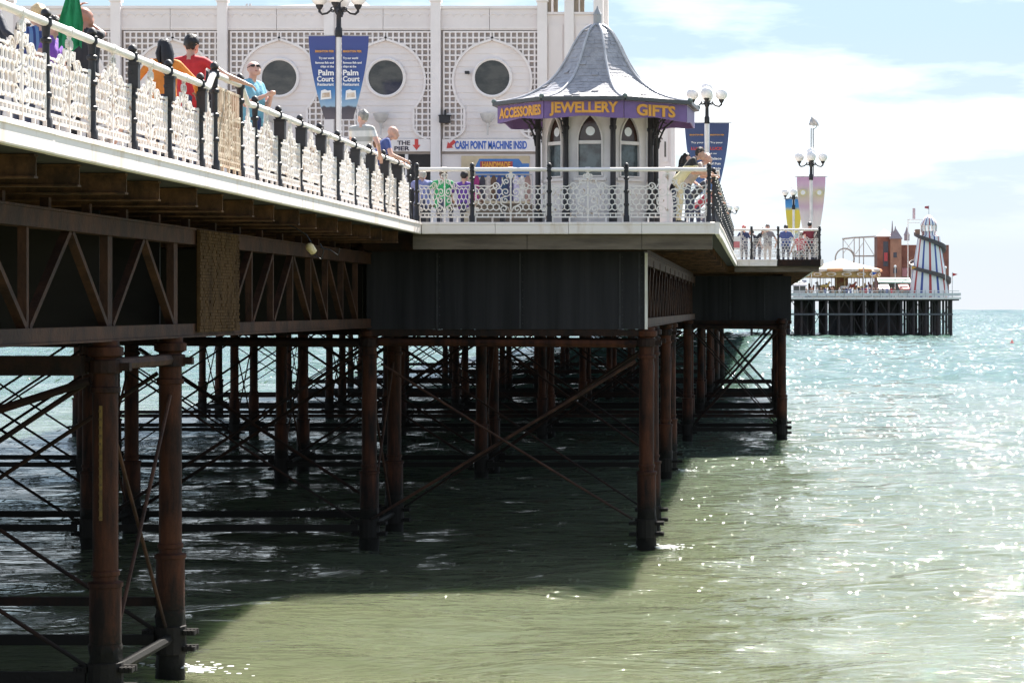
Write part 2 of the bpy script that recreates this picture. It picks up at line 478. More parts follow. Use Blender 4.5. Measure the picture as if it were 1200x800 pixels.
    L.new(mxm.outputs[0], mrr.inputs['Value']); L.new(mrr.outputs[0], b.inputs['Roughness'])
    nv = N.new('ShaderNodeVectorMath'); nv.operation = 'NORMALIZE'
    L.new(av.outputs[0], nv.inputs[0]); L.new(nv.outputs[0], b.inputs['Normal'])
    return m

def wave_height(Xg, Yg, Sp, lo, hi, n, amp0, seed):
    Zg = np.zeros_like(Xg); rs = np.random.RandomState(seed)
    for i in range(n):
        lam = lo * (hi / lo) ** (i / (n - 1.0))
        th = -math.pi / 2 + 0.12 + rs.normal(0, 0.5); k = 2 * math.pi / lam
        w = np.clip(lam / (Sp * 2.6) - 1, 0, 1); ph = rs.uniform(0, 6.28)
        arg = k * (Xg * math.cos(th) + Yg * math.sin(th)) + ph
        arg = arg + 0.8 * np.sin(0.31 * Xg + 0.17 * Yg + i) + 0.6 * np.sin(0.11 * Xg - 0.23 * Yg + 2 * i)
        Zg += w * amp0 * lam ** 0.85 * (np.sin(arg) + 0.25 * np.sin(2 * arg))
    return Zg
def grid_faces(ny, nx, o):
    idx = np.arange(ny * nx).reshape(ny, nx) + o
    return np.stack([idx[:-1, :-1], idx[:-1, 1:], idx[1:, 1:], idx[1:, :-1]], -1).reshape(-1, 4)
def spread(a, b, st, lim, f=1.18):
    xs = list(np.arange(a, b + .01, st)); l = []; r_ = []; x = xs[0]; y = xs[-1]
    while x > -lim:
        st *= f; x -= st; y += st; l.append(x); r_.append(y)
    return np.array(l[::-1] + xs + r_)
def build_sea():
    YS = 150.0
    xs = spread(-46, 30, 0.34, 3200)
    ys = [10.0]
    while ys[-1] < YS: ys.append(ys[-1] + max(0.13, ys[-1] * 0.0052))
    ys[-1] = YS
    ys = np.array([-400, -200, -100, -50, -20, -5, 2, 6, 8, 9] + ys)
    Xg, Yg = np.meshgrid(xs, ys); Sx, Sy = np.meshgrid(np.gradient(xs), np.gradient(ys)); Sp = np.maximum(Sx, Sy)
    Zg = wave_height(Xg, Yg, Sp, 0.9, 11.0, 46, 0.0034, 3) * np.clip((YS - Yg) / 1.5, 0, 1)
    V1 = np.stack([Xg, Yg, Zg], -1).reshape(-1, 3); F1 = grid_faces(*Xg.shape, 0)
    # further out: coarser chop, still real relief
    xs = spread(-175, 112, 1.15, 3200, 1.22); ys = list(np.arange(YS, 520, 0.95)) + list(np.arange(520, 1000, 2.0)) + list(np.arange(1000, 2000, 5.0)) + list(np.arange(2000, 3945, 10.0))
    ys[-1] = 3950.0; ys = np.array(ys)
    Xg, Yg = np.meshgrid(xs, ys); Sx, Sy = np.meshgrid(np.gradient(xs), np.gradient(ys)); Sp = np.maximum(Sx, Sy)
    rs = np.random.RandomState(9)
    Zg = wave_height(Xg, Yg, Sp, 3.0, 14.0, 26, 0.0050, 4) + rs.normal(0, 1, Xg.shape) * np.minimum(0.10 * Sy, np.interp(Yg, [150, 600, 1200, 2500], [0.11, 0.18, 0.32, 0.6]))
    Zg *= np.clip((Yg - YS) / 1.5, 0, 1)
    V2 = np.stack([Xg, Yg, Zg], -1).reshape(-1, 3); F2 = grid_faces(*Xg.shape, len(V1))
    V = np.concatenate([V1, V2]); F = np.concatenate([F1, F2])
    me = bpy.data.meshes.new('sea')
    me.vertices.add(len(V)); me.vertices.foreach_set('co', V.ravel())
    me.loops.add(F.size); me.loops.foreach_set('vertex_index', F.ravel().astype(np.int32))
    me.polygons.add(len(F)); me.polygons.foreach_set('loop_start', np.arange(0, F.size, 4, dtype=np.int32))
    me.polygons.foreach_set('use_smooth', np.ones(len(F), bool))
    me.update(); me.validate()
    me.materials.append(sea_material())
    o = obj('sea', me)
    tag(o, 'green sea with glittering ripples under and beside the pier', 'sea', kind='structure')
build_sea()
# ------------------------------------------------------------------ the pier: deck, girders and piles
ZD = 6.615                         # deck level
XL, XR = -6.78, -0.88              # deck edge of the near and of the wider stretch
YF, YF2 = 45.85, 81.5              # where the deck widens
X2 = 2.15                          # edge of the second widening
XW = -26.8                         # far (west) edge
YN, YE, Y2E = 13.0, 396.0, 136.0
pier = thing('pier', 'long iron pier on rusty piles carrying the promenade out to sea', 'pier', (-14.0, 14.0, 0))
PO = Vector((-14.0, 14.0, 0))
def pp(o):                          # parts are modelled in world coordinates, the root stands at the pier's near end
    o.parent = pier
    o.location = Vector(o.location) - PO
    return o

for nm, (x0, x1, y0, y1) in (('deck', (XW, XL, YN, YF)), ('deck', (XW, XR, YF, YF2)), ('deck', (XW, X2, YF2, Y2E)), ('deck', (XW, XR, Y2E, YE))):
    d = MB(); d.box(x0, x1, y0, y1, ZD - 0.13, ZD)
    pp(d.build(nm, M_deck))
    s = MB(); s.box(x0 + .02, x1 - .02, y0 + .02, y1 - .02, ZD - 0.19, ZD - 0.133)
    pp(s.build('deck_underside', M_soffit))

def fascia(x0, y0, x1, y1, nx, ny, seg=3.06):
    """white edge boards from x0,y0 to x1,y1, standing out along nx,ny; each board is a piece"""
    L = math.hypot(x1 - x0, y1 - y0); n = max(1, round(L / seg))
    ux, uy = (x1 - x0) / L, (y1 - y0) / L
    for i in range(n):
        a = i * L / n + (0.004 if i else 0); b = (i + 1) * L / n - 0.004
        j = random.uniform(-0.004, 0.004)
        pr = [(0.0, -0.215), (0.075, -0.215), (0.085, -0.20), (0.085, -0.035), (0.10, -0.03), (0.10, 0.012), (0.085, 0.02), (0.0, 0.02)]
        vs = []
        for t in (a, b):
            for o_, z in pr:
                vs.append((x0 + ux * t + nx * (o_ + j + 0.003), y0 + uy * t + ny * (o_ + j + 0.003), ZD + z + j * 0.5))
        k = len(pr); m = MB()
        fs = [tuple(range(k)), tuple(range(2*k-1, k-1, -1))] + [(q, q + k, (q+1) % k + k, (q+1) % k) for q in range(k)]
        m.add(vs, fs)
        pp(m.build('fascia_board', M_fascia))
fascia(XL, YN, XL, YF - 0.02, 1, 0)
fascia(XL + 0.1, YF, XR, YF, 0, -1, 1.52)
fascia(XR, YF - 0.1, XR, YF2 - 0.02, 1, 0)
fascia(XR + 0.1, YF2, 0.62, YF2, 0, -1, 1.6)
fascia(X2, YF2 - 0.1, X2, Y2E, 1, 0, 6)
m = MB(); m.box(0.64, X2 + 0.1, YF2 - 0.085, YF2, ZD - 0.215, ZD + 0.02)
pp(tag(m.build('fascia_board', M_brace), 'dark brown end board of the far widening'))

# timber edge beams under the fascia
def beam(name, x0, x1, y0, y1, z0, z1, m_, lab=None):
    b = MB(); b.box(x0, x1, y0, y1, z0, z1)
    o = pp(b.build(name, m_))
    if lab: tag(o, lab)
    return o
for a, b in ((XL - 0.1, -4.62), (-4.61, -2.34), (-2.33, XR - 0.06)):
    beam('edge_beam', a, b, YF + 0.06, YF + 0.30, 6.10, 6.42, M_timber)
beam('edge_beam', XR, X2 - 0.05, YF2 + 0.06, YF2 + 0.3, 6.20, 6.42, M_timber)
beam('edge_beam', -8.0, XR - 0.4, YF + 0.75, YF + 0.9, 6.10, 6.40, M_brace)

# joists: I-beams across the pier
def joist(y, x1):
    m = MB(); w = 0.13; z0, z1 = 6.19, 6.42
    m.box(XW + 0.3, x1, y - 0.012, y + 0.012, z0 + 0.02, z1 - 0.02)
    m.box(XW + 0.3, x1, y - w/2, y + w/2, z0, z0 + 0.02)
    m.box(XW + 0.3, x1, y - w/2, y + w/2, z1 - 0.02, z1)
    pp(m.build('joist', M_joist_lit))
y = 14.3; k = 0
while y < 136:
    if y < YF - 0.3: joist(y, XL - 0.18 - (0.0 if k % 2 else 0.05))
    elif y < YF + 1.0: pass
    elif y < YF2 - 0.2: joist(y, XR - 0.25)
    elif y > YF2 + 0.6: joist(y, X2 - 0.3)
    y += 1.59; k += 1

# girder rows along the pier: trusses
XROW = [-8.04, -13.8, -19.5, -25.3]
ZT0, ZT1, ZB0, ZB1 = 5.83, 6.03, 4.56, 4.72
def truss(x, y0, y1, n0, detail, flip=None):
    m = MB()
    m.box(x - 0.11, x + 0.11, y0, y1, ZT0, ZT1); m.box(x - 0.13, x + 0.13, y0, y1, ZT1 + 0.002, ZT1 + 0.03)
    m.box(x - 0.11, x + 0.11, y0, y1, ZB0, ZB1); m.box(x - 0.13, x + 0.13, y0, y1, ZB0 - 0.028, ZB0 - 0.002)
    m.box(x - 0.05, x + 0.05, y0, y1, ZT1 + 0.03, 6.19)
    mem = []
    y = n0; i = 0
    ys = []
    while y < y1 - 0.2:
        if y > y0 - 0.2: ys.append(y)
        y += 1.59
    for i, y in enumerate(ys):
        big = False
        mem.append(('truss_post', (x, y, ZB1), (x, y, ZT0), 0.07))
        if i + 1 < len(ys):
            yb = ys[i + 1]
            up = (i % 2 == 0) if flip is None else (y < flip)
            if up: mem.append(('truss_diagonal', (x + .012, y + .05, ZB1), (x + .012, yb - .05, ZT0), 0.075))
            else: mem.append(('truss_diagonal', (x + .012, y + .05, ZT0), (x + .012, yb - .05, ZB1), 0.075))
    if not detail:
        for nm, a, b, w in mem: m.bar(a, b, w, 0.10)
    o = pp(m.build('truss', M_truss))
    if detail:
        for nm, a, b, w in mem:
            q = MB(); q.bar(a, b, 0.10, w) if nm == 'truss_post' else q.bar(a, b, 0.09, w)
            obj(nm, q.mesh(nm, M_truss), o)
        for yy in np.arange(y0 + 0.3, y1, 3.18):      # gusset plates
            q = MB(); q.box(x + 0.112, x + 0.124, yy - 0.16, yy + 0.16, ZT0 - 0.12, ZT0 + 0.14)
            obj('gusset_plate', q.mesh('gusset_plate', M_truss), o)
    return o
# near girder, first stretch: wide A-shaped bays between heavy posts
def near_truss():
    x = XROW[0]; m = MB(); y0, y1 = 15.6, 47.2
    m.box(x - 0.11, x + 0.11, y0, y1, ZT0, ZT1); m.box(x - 0.13, x + 0.13, y0, y1, ZT1 + 0.002, ZT1 + 0.03)
    m.box(x - 0.11, x + 0.11, y0, y1, ZB0, ZB1); m.box(x - 0.13, x + 0.13, y0, y1, ZB0 - 0.028, ZB0 - 0.002)
    o = pp(tag(m.build('truss', M_truss), 'nearest brown lattice girder under the deck edge'))
    def member(nm, a, b, w):
        q = MB(); q.bar(a, b, 0.10, w)
        obj(nm, q.mesh(nm, M_truss), o)
    ys = [18.9, 22.1, 25.25, 28.45, 31.65]
    for i, yy in enumerate(ys):
        heavy = i >= 3
        member('truss_post', (x, yy, ZB1), (x, yy, ZT0), 0.20 if heavy else 0.08)
        if i + 1 < len(ys):
            yb = ys[i + 1]; mid = (yy + yb) / 2; o_ = 0.11 if heavy else 0.05
            member('truss_diagonal', (x + .012, yy + o_, ZB1), (x + .012, mid - .04, ZT0), 0.07)
            member('truss_diagonal', (x + .012, mid + .04, ZT0), (x + .012, yb - (0.11 if i >= 2 else .05), ZB1), 0.07)
    yy = 33.24
    while yy < 47.1:
        member('truss_post', (x, yy, ZB1), (x, yy, ZT0), 0.075)
        if yy < 45.5:
            if yy < 38.8: member('truss_diagonal', (x + .012, yy + .04, ZB1), (x + .012, yy + 1.55, ZT0), 0.075)
            else: member('truss_diagonal', (x + .012, yy + .04, ZT0), (x + .012, yy + 1.55, ZB1), 0.075)
        yy += 1.59
    for yy in np.arange(16.5, 47, 1.59):                  # stubs carrying the joists
        q = MB(); q.box(x - 0.05, x + 0.05, yy - 0.05, yy + 0.05, ZT1 + 0.03, 6.185)
        obj('stub_post', q.mesh('stub_post', M_truss), o)
near_truss()
for x in XROW: truss(x, 49.2 if x == XROW[0] else 15.6, 150, 15.7, False)
truss(-2.45, 47.75, 84, 47.75, True, 200)
for x in (0.85,): truss(x, 86.5, 135, 86.5, False)

# black cladding on the two faces
def cladding(x0, x1, y, z0, z1, cuts):
    for i, (a, b) in enumerate(zip([x0] + cuts, cuts + [x1])):
        m = MB(); d = 0.012 * (i % 2); m.box(a - 0.006, b + 0.006, y - d, y + 0.04 - d, z0, z1)
        pp(m.build('cladding_panel', M_clad))
cladding(-8.04, -2.36, 47.36, 4.50, 6.09, [-6.6, -4.9, -2.86])
cladding(-2.55, 1.18, 86.3, 4.46, 6.12, [-1.1, 0.2])
for xs_, yy in ((-6.6, 47.36), (-4.9, 47.36), (-2.86, 47.36), (-2.46, 47.36), (-1.1, 86.3), (0.2, 86.3)):
    m = MB(); m.box(xs_ - .018, xs_ + .018, yy - .026, yy - .013, 4.52, 6.06)
    for i in range(9): m.ball((xs_ + .05, yy - .012, 4.62 + i * .17), .014, 6, 4)
    pp(m.build('seam_strip', mat('seam_grey', (0.045, 0.044, 0.05), 0.6, var=.4, scale=3, spec=.25)))
beam('edge_beam', -8.2, -2.3, 47.3, 47.5, 6.095, 6.19, M_brace)
beam('cross_beam', -8.0, -2.3, 47.38, 47.62, 4.36, 4.496, M_brace)
beam('cross_beam', -2.5, 1.2, 86.28, 86.5, 4.33, 4.456, M_brace)
m = MB(); m.box(-2.345, -2.29, 47.30, 47.345, 4.50, 6.06)
pp(tag(m.build('corner_strip', M_white), 'white vertical strip on the corner of the black cladding'))
m = MB(); m.box(-2.30, -2.25, 47.33, 84.0, 4.52, 5.0)

# dark plates added across the pier at each bent, to blacken behind the girders
for yb in [28.4 + 19.15 * i for i in range(-1, 7)]:
    for q in (0.5, 3.4):
        if yb + q < 15 or yb + q > 140: continue
        for a, b in zip([-25.1, -19.3, -13.6], [-19.7, -14.0, -8.25]):
            beam('darkening_plate', a, b, yb + q, yb + q + 0.05, 4.58, 6.16, M_soffit)
        if yb > 40 and q > 1: beam('darkening_plate', -7.85, -2.75, yb + q, yb + q + 0.05, 4.58, 6.16, M_soffit)

# piles with collars and bolted clamps
def pile_mesh():
    m = MB(); r = 0.155
    m.lathe([(r, -1.2), (r, 0.82), (0.195, 0.84), (0.195, 1.52), (0.215, 1.53), (0.215, 1.58), (r, 1.60), (r, 1.66), (r + .02, 1.67), (r + .02, 1.72), (r, 1.73),
             (r, 3.90), (r + .03, 3.91), (r + .03, 3.97), (r, 3.98), (r, 4.33), (0.22, 4.36), (0.22, 4.46), (0.17, 4.48), (0.17, 4.54)], n=16)
    n = 18; o = len(m.v); rows = [-.5, -.3, -.15, -.02, .08, .15, .2, .62, .68, .74, .80, .86, .9]     # lumpy growth up to the tide line
    for z in rows:
        for k in range(n):
            t = 2 * math.pi * k / n; q = 0.5 + 0.5 * noise.noise(Vector((math.cos(t) * 3.2, math.sin(t) * 3.2, z * 7)))
            rr = 0.162 + (0.065 * q if z < .85 else 0.03 * q) * (0.2 if z > .88 else 1)
            m.v.append((rr * math.cos(t), rr * math.sin(t), z))
    for i in range(len(rows) - 1):
        for k in range(n): m.f.append((o + i*n + k, o + i*n + (k+1) % n, o + (i+1)*n + (k+1) % n, o + (i+1)*n + k)); m.m.append(0)
    return m.mesh('pile', M_pile, True)
def clamp_mesh():
    m = MB()
    m.lathe([(0.20, 0.22), (0.215, 0.23), (0.215, 0.60), (0.20, 0.61)], n=14)
    for z in (0.30, 0.52):
        for s in (-1, 1):
            m.bar((s * 0.2, -0.09, z), (s * 0.36, -0.09, z), 0.06, 0.07); m.bar((s * 0.2, 0.09, z), (s * 0.36, 0.09, z), 0.06, 0.07)
            for q in (0.24, 0.29, 0.34): m.bar((s * q, -0.14, z), (s * q, 0.14, z), 0.028, 0.05)
    return m.mesh('clamp', M_brace)
def collar_mesh():
    m = MB()
    m.lathe([(0.17, 4.14), (0.20, 4.15), (0.20, 4.30), (0.17, 4.31)], n=14)
    for s in (-1, 1):
        m.bar((s * 0.17, 0, 4.22), (s * 0.31, 0, 4.22), 0.12, 0.10)
    return m.mesh('collar', M_brace)
PM, CM, KM = pile_mesh(), clamp_mesh(), collar_mesh()
ROD = {}
def rod(nm, a, b, r, ma, n=7, sag=0.0, lab=None):
    m = MB()
    a = Vector(a); b = Vector(b)
    pts = [a.lerp(b, t) - Vector((0, 0, sag * 4 * t * (1 - t))) for t in (0, .25, .5, .75, 1)] if sag else [a, b]
    m.tube(pts, r, n)
    o = pp(m.build(nm, ma, smooth=True))
    if lab: tag(o, lab)
    return o
BENTS = [28.4 + 19.15 * i for i in range(-1, 8)]
GAP = 3.2
def rows_at(y):
    r = list(XROW)
    if y > 40: r = [-2.34 if y < 55 else -2.68] + r
    if 80 < y < 135: r = [0.85] + r
    return r
for bi, yb in enumerate(BENTS):
    for q in (0, 1):
        y = yb + q * GAP
        rows = rows_at(y)
        for i, x in enumerate(rows):
            dx, dy = random.uniform(-.03, .03), random.uniform(-.03, .03)
            p = pp(obj('pile', PM, None, (x + dx, y + dy, 0), random.uniform(0, 6.28)))
            c = obj('clamp', CM, p); c.rotation_euler = (0, 0, -p.rotation_euler.z)
            c = obj('collar', KM, p); c.rotation_euler = (0, 0, -p.rotation_euler.z)
        # across the pier
        for i in range(len(rows) - 1):
            a, b = rows[i + 1] + 0.2, rows[i] - 0.2
            hero = (bi == 2 and q == 0 and i == 0)
            rod('cross_beam', (a, y - .02, 4.24), (b, y - .02, 4.20), 0.085 if hero else 0.075, M_pile if hero else M_brace)
            if hero:
                rod('tie_rod', (a + .1, y - .25, 3.80), (b - .05, y - .25, 0.62), 0.026, M_truss, sag=0.02)
                rod('brace', (a - .1, y - .18, 0.62), (b, y - .18, 3.85), 0.032, M_truss)
            else:
                rod('tie_rod', (a, y - .06, 4.05), (b, y - .06, 0.55), random.uniform(.02, .038), M_brace, sag=0.02)
                rod('tie_rod', (a, y + .06, 0.55), (b, y + .06, 4.05), random.uniform(.02, .038), M_brace, sag=0.02)
            if bi <= 1 or (yb > 60) or i > 0:
                beam('cross_beam', a, b, y - 0.16, y - 0.08, 0.36, 0.50, M_brace)
            if bi >= 4 or (bi == 1 and q == 1):
                beam('cross_beam', a, b, y + 0.10, y + 0.18, 0.86, 0.98, M_brace)
    # along the pier, between the two piles of a pair
    for i, x in enumerate(rows_at(yb)):
        if x not in rows_at(yb + GAP): continue
        a, b = yb + 0.17, yb + GAP - 0.17
        rod('cross_beam', (x, a, 4.24), (x, b, 4.24), 0.08, M_truss)
        rod('cross_beam', (x, a, 0.44), (x, b, 0.44), 0.07, M_pile)
        rod('tie_rod', (x - .03, a, 3.75), (x - .03, b, 0.6), 0.026, M_truss)
        rod('tie_rod', (x + .03, a, 0.6), (x + .03, b, 3.75), 0.026, M_truss)
# heavy cross girder seen at the left, and the long raking braces
rod('brace', (-13.7, 28.3, 2.3), (-8.2, 28.3, 4.05), 0.052, M_brace)
beam('cross_beam', -13.7, -8.25, 28.1, 28.3, 4.12, 4.36, M_brace, 'thick cross beam behind the nearest pile')
# yellow tide gauge on the near pile
m = MB(); m.box(-8.055, -8.02, 28.4 - 0.19, 28.4 - 0.165, 2.35, 3.75)
for i in range(14): m.box(-8.06, -8.03 if i % 2 else -8.02, 28.4 - 0.194, 28.4 - 0.1902, 2.37 + i * 0.1, 2.40 + i * 0.1, 1)
o = m.build('tide_gauge', [mat('gauge_yellow', (0.24, 0.15, 0.03), 0.7, col2=(0.10, 0.06, 0.02), scale=8), mat('gauge_brown', (0.12, 0.07, 0.02), 0.7)])
tag(o, 'thin yellow tide gauge strip fixed to the nearest rusty pile', 'gauge')

# woven brown mat hung on the girder
m = MB(); rr = random.Random(4)
xm = XROW[0] + 0.16; ya, yb_ = 32.5, 34.95
z = 4.60; i = 0
while z < 6.03:
    yy = ya; 
    while yy < yb_ - 0.01:
        l = 0.13
        o_ = (i % 2) * 0.065
        y1 = min(yb_, yy + l - (o_ if yy == ya else 0))
        m.box(xm - 0.01, xm + 0.014 + rr.uniform(0, .016), yy + 0.004, y1 - 0.004, z + 0.003, z + 0.042)
        yy = y1
    z += 0.045; i += 1
m.box(xm - 0.03, xm - 0.008, ya + .01, yb_ - .01, 4.60, 6.05)
o = m.build('woven_mat', mat('brown_hessian', (0.115, 0.066, 0.032), 0.9, col2=(0.055, 0.031, 0.016), scale=2.5, stretch=(1, 1.5, .5), spec=0.1))
tag(o, 'brown woven mat hung over the lattice girder', 'mat')

# yellow floodlight dangling below the deck
fl = thing('hanging_floodlight', 'small yellowish lamp dangling on a cable under the deck edge', 'lamp', (-6.98, 36.0, 5.86))
m = MB()
m.lathe([(0.05, -0.13), (0.085, -0.11), (0.10, 0.06), (0.07, 0.11), (0.03, 0.14)], n=8)
m.xform(Matrix.Rotation(R(-35), 4, 'Y') @ Matrix.Rotation(R(20), 4, 'X') @ Matrix.Scale(0.68, 4))
obj('lamp_housing', m.mesh('lamp_housing', mat('lamp_yellow', (0.75, 0.60, 0.32), 0.5, col2=(0.45, 0.33, 0.15)), True), fl)
m = MB(); m.tube([(0.0, 0, 0.1), (-0.08, 0.02, 0.22), (-0.25, 0, 0.33), (-0.45, 0, 0.4)], 0.01, 5)
m.tube([(0.06, 0, -0.1), (0.16, 0, -0.16), (0.2, 0, -0.02), (0.14, 0, 0.08)], 0.009, 5)
m.tube([(0.14, 0, 0.02), (0.3, 0, -0.02), (0.42, 0, -0.1), (0.45, 0, 0.0)], 0.009, 5)
obj('cable', m.mesh('cable', M_black), fl)

# ------------------------------------------------------------------ railings
PW = 1.44
def panel_mesh(ma, dense=False):
    """cast-iron panel: honeycomb with a scrolled centre piece, 1.44 m wide, in the x,z plane"""
    m = MB(); t = 0.024; dp = 0.024
    def seg(a, b, w=t): m.bar((a[0], 0, a[1]), (b[0], 0, b[1]), w, dp, up=(0, 1, 0))
    c = PW / 2
    def curve(pts, w=t):
        for a, b in zip(pts, pts[1:]): seg(a, b, w)
    # feet and base rails
    for x in (0.02, c * 0.5, c, c * 1.5, PW - 0.02): m.bar((x, 0, 0), (x, 0, 0.105), 0.034, 0.034)
    seg((0, 0.105), (PW, 0.105), 0.03); seg((0, 0.175), (PW, 0.175), 0.024)
    for i in range(13): m.bar((0.05 + i * (PW - .1) / 12, 0, .105), (0.05 + i * (PW - .1) / 12, 0, .175), 0.022, 0.024)
    # honeycomb
    a = 0.118 if not dense else 0.10; h = a / math.sqrt(3)
    z = 0.175; row = 0
    ztop = 0.715
    hw = lambda z_: 0.10 + 0.09 * math.sin(max(0, min(1, (z_ - .17) / .55)) * math.pi)
    def ok(p): return 0.0 <= p[0] <= PW and 0.17 <= p[1] <= ztop and abs(p[0] - c) > hw(p[1])
    n = int(PW / a) + 2
    for r_ in range(-1, 8):
        zc = 0.20 + r_ * 1.5 * h
        for i in range(-1, n):
            xc = (i + (0.5 if r_ % 2 else 0)) * a + 0.02
            P = [(xc + h * math.sin(q * math.pi / 3), zc + h * math.cos(q * math.pi / 3)) for q in range(6)]
            for q in (0, 1, 2):
                A, B = P[q], P[(q + 1) % 6]
                if ok(A) and ok(B): seg(A, B, 0.022)
    for x in (0.012, PW - 0.012): curve([(x, 0.105), (x, 0.30), (x + (0.02 if x < c else -0.02), 0.5), (x, 0.74)], 0.023)
    # stepped top edge rising to the crest
    for s in (-1, 1):
        f = lambda u, z_: (c + s * u, z_)
        curve([f(0.70, .735), f(0.62, .715), f(0.52, .72), f(0.42, .705), f(0.36, .735)], 0.023)
        def spiral(u0, z0, r0, turns, st, sg):
            pts = []
            for k in range(15):
                t_ = k / 14; ang = st + sg * turns * 2 * math.pi * t_
                rr_ = r0 * (1 - 0.78 * t_)
                pts.append(f(u0 + rr_ * math.cos(ang), z0 + rr_ * math.sin(ang)))
            curve(pts, 0.023)
        spiral(0.30, 0.72, 0.075, 1.3, R(200), -1)
        spiral(0.10, 0.60, 0.085, 1.25, R(270), 1)
        spiral(0.11, 0.44, 0.075, 1.2, R(90), -1)
        spiral(0.13, 0.265, 0.085, 1.3, R(250), 1)
        spiral(0.66, 0.26, 0.045, 1.2, R(180), 1)
        spiral(0.085, 0.80, 0.065, 1.2, R(300), 1)
        spiral(0.05, 0.92, 0.045, 1.0, R(300), 1)
        curve([f(0.26, .66), f(0.20, .70), f(0.16, .78), f(0.17, .86)], 0.023)
        curve([f(0.0, .18), f(0.06, .30), f(0.19, .36), f(0.20, .48), f(0.06, .52), f(0.0, .56)], 0.023)
        curve([f(0.0, .98), f(0.035, .95), f(0.03, .90), f(0.0, .86)], 0.03)
        if dense:
            for k in range(6):
                curve([f(0.05 + .11 * k, .2), f(0.10 + .11 * k, .45), f(0.05 + .11 * k, .72), f(.05 + .11 * k, 1.0)], 0.03)
            curve([f(0, 1.0), f(.7, 1.0)], 0.03)
    m.bar((c, 0, 0.1), (c, 0, 0.98), 0.03, 0.03)
    for z_ in (0.56, 0.70, 0.86, 0.99): m.ball((c, 0, z_), 0.026, 8, 4)
    return m.mesh('railing_panel', ma)
PANELS = [panel_mesh(q_) for q_ in (M_iron_white, mat('cream_cast_iron', (0.75, 0.71, 0.67), 0.5, col2=(0.54, 0.45, 0.37), scale=4, lo=0.3, hi=0.5, bump=0.15, bscale=60), mat('chipped_white_cast_iron', (0.80, 0.745, 0.70), 0.5, col2=(0.40, 0.26, 0.17), scale=9, lo=0.33, hi=0.44, bump=0.2, bscale=60))]
PANEL_D = panel_mesh(M_iron_dirty, True)
def post_mesh(h=1.14):
    m = MB()
    m.lathe([(0.062, 0.0), (0.062, 0.12), (0.045, 0.14), (0.040, 0.32), (0.056, 0.335), (0.056, 0.365), (0.038, 0.38), (0.036, 0.58), (0.056, 0.595), (0.056, 0.625), (0.036, 0.64),
             (0.034, 0.84), (0.055, 0.855), (0.055, 0.885), (0.036, 0.90), (0.042, 1.0), (0.058, 1.015), (0.058, 1.085), (0.036, 1.10), (0.052, 1.125), (0.040, h + 0.02), (0.012, h + 0.04)], n=12)
    return m.mesh('post', M_black, True)
POST = post_mesh()
def boxlamp_mesh():
    m = MB(); m.box(-0.065, 0.065, -0.10, 0.05, 0.70, 0.96); m.box(-0.078, 0.078, -0.115, 0.055, 0.962, 0.985); m.box(-0.04, 0.04, -0.06, 0.03, 0.66, 0.698)
    return m.mesh('lamp_box', M_black)
BOXL = boxlamp_mesh()
def railing(label, p0, ang, posts, rails=None, special=None, boxes=(), z=ZD, side=1, group='white honeycomb railings along the pier edge'):
    """posts: distances along the line from p0; special: indices of gaps with the taller brown panel"""
    root = thing('pier_railing', label, 'railing', (p0[0], p0[1], z + 0.02), ang, group)
    special = special or {}
    for i, d in enumerate(posts):
        tall = any(i in (k, k + 1) for k in special)
        o = obj('post', POST, root, (d, 0, 0), random.uniform(0, 6))
        if tall: o.scale = (1.1, 1.1, 1.18)
        if i in boxes:
            b = obj('lamp_box', BOXL, o); b.rotation_euler = (0, 0, -o.rotation_euler.z + (math.pi if side < 0 else 0)); b.scale = (.72, .72, 1) if d > 16 else (1, 1, 1)
    for i in range(len(posts) - 1):
        a, b = posts[i], posts[i + 1]
        w = b - a - 0.09
        sp = i in special
        o = obj('railing_panel', PANEL_D if sp else random.choice(PANELS), root, (a + 0.045, random.uniform(-.012, .012), 0))
        o.rotation_euler = (random.uniform(-.012, .012), 0, 0)
        o.scale = (w / PW, 1, 1.08 if sp else 1)
        z0 = z1 = 1.045
        if sp: z0 = z1 = 1.24
        m = MB()
        pts = [(a + 0.01, 0, z0), (b - 0.01, 0, z1)]
        if (i + 1) in special: pts = [(a + .01, 0, 1.045), ((a + b) / 2 - .05, 0, 1.03), ((a + b) / 2 + .05, 0, 1.05), (b - .12, 0, 1.20), (b - .01, 0, 1.24)]
        if (i - 1) in special: pts = [(a + .01, 0, 1.24), (a + .12, 0, 1.20), ((a + b) / 2 - .05, 0, 1.05), ((a + b) / 2 + .05, 0, 1.03), (b - .01, 0, 1.045)]
        m.tube(pts, 0.042, 10)
        mid = Vector(pts[0]).lerp(Vector(pts[-1]), 0.5)
        if len(pts) == 2: m.tube([(mid.x - .05, 0, z0), (mid.x + .05, 0, z0)], 0.05, 10)
        o = obj('handrail', m.mesh('handrail', M_white, True), root)
    return root
# near stretch: from the widening back towards the beach
ys = []
y = 45.12
while y > 14:
    if 29.2 < y < 30.3: ys += [30.45, 29.02]
    else: ys.append(y)
    y -= 1.53
sp = ys.index(30.45)
d0 = [45.88 - v for v in ys]
railing('long white honeycomb railing with black posts nearest the beach, running out to the corner', (XL - 0.06, 45.88), R(-90), d0, special={sp: 1}, boxes=[i for i, v in enumerate(ys) if 31.5 < v < 45] + [i for i, v in enumerate(ys) if 24.5 < v < 28.5], side=-1)
railing('white honeycomb railing in front of the octagonal kiosk', (-6.80, YF + 0.03), 0.0, [0.0, 1.10, 2.63, 4.16, 5.80])
railing('white railing running seaward from the kiosk corner, seen end on', (XR - 0.06, YF + 0.15), R(90), [0.0 + 1.53 * i for i in range(1, 24)])
railing('short white railing across the second widening of the pier', (-1.0, YF2 + 0.05), 0.0, [0.0, 0.72, 1.66, 3.12])
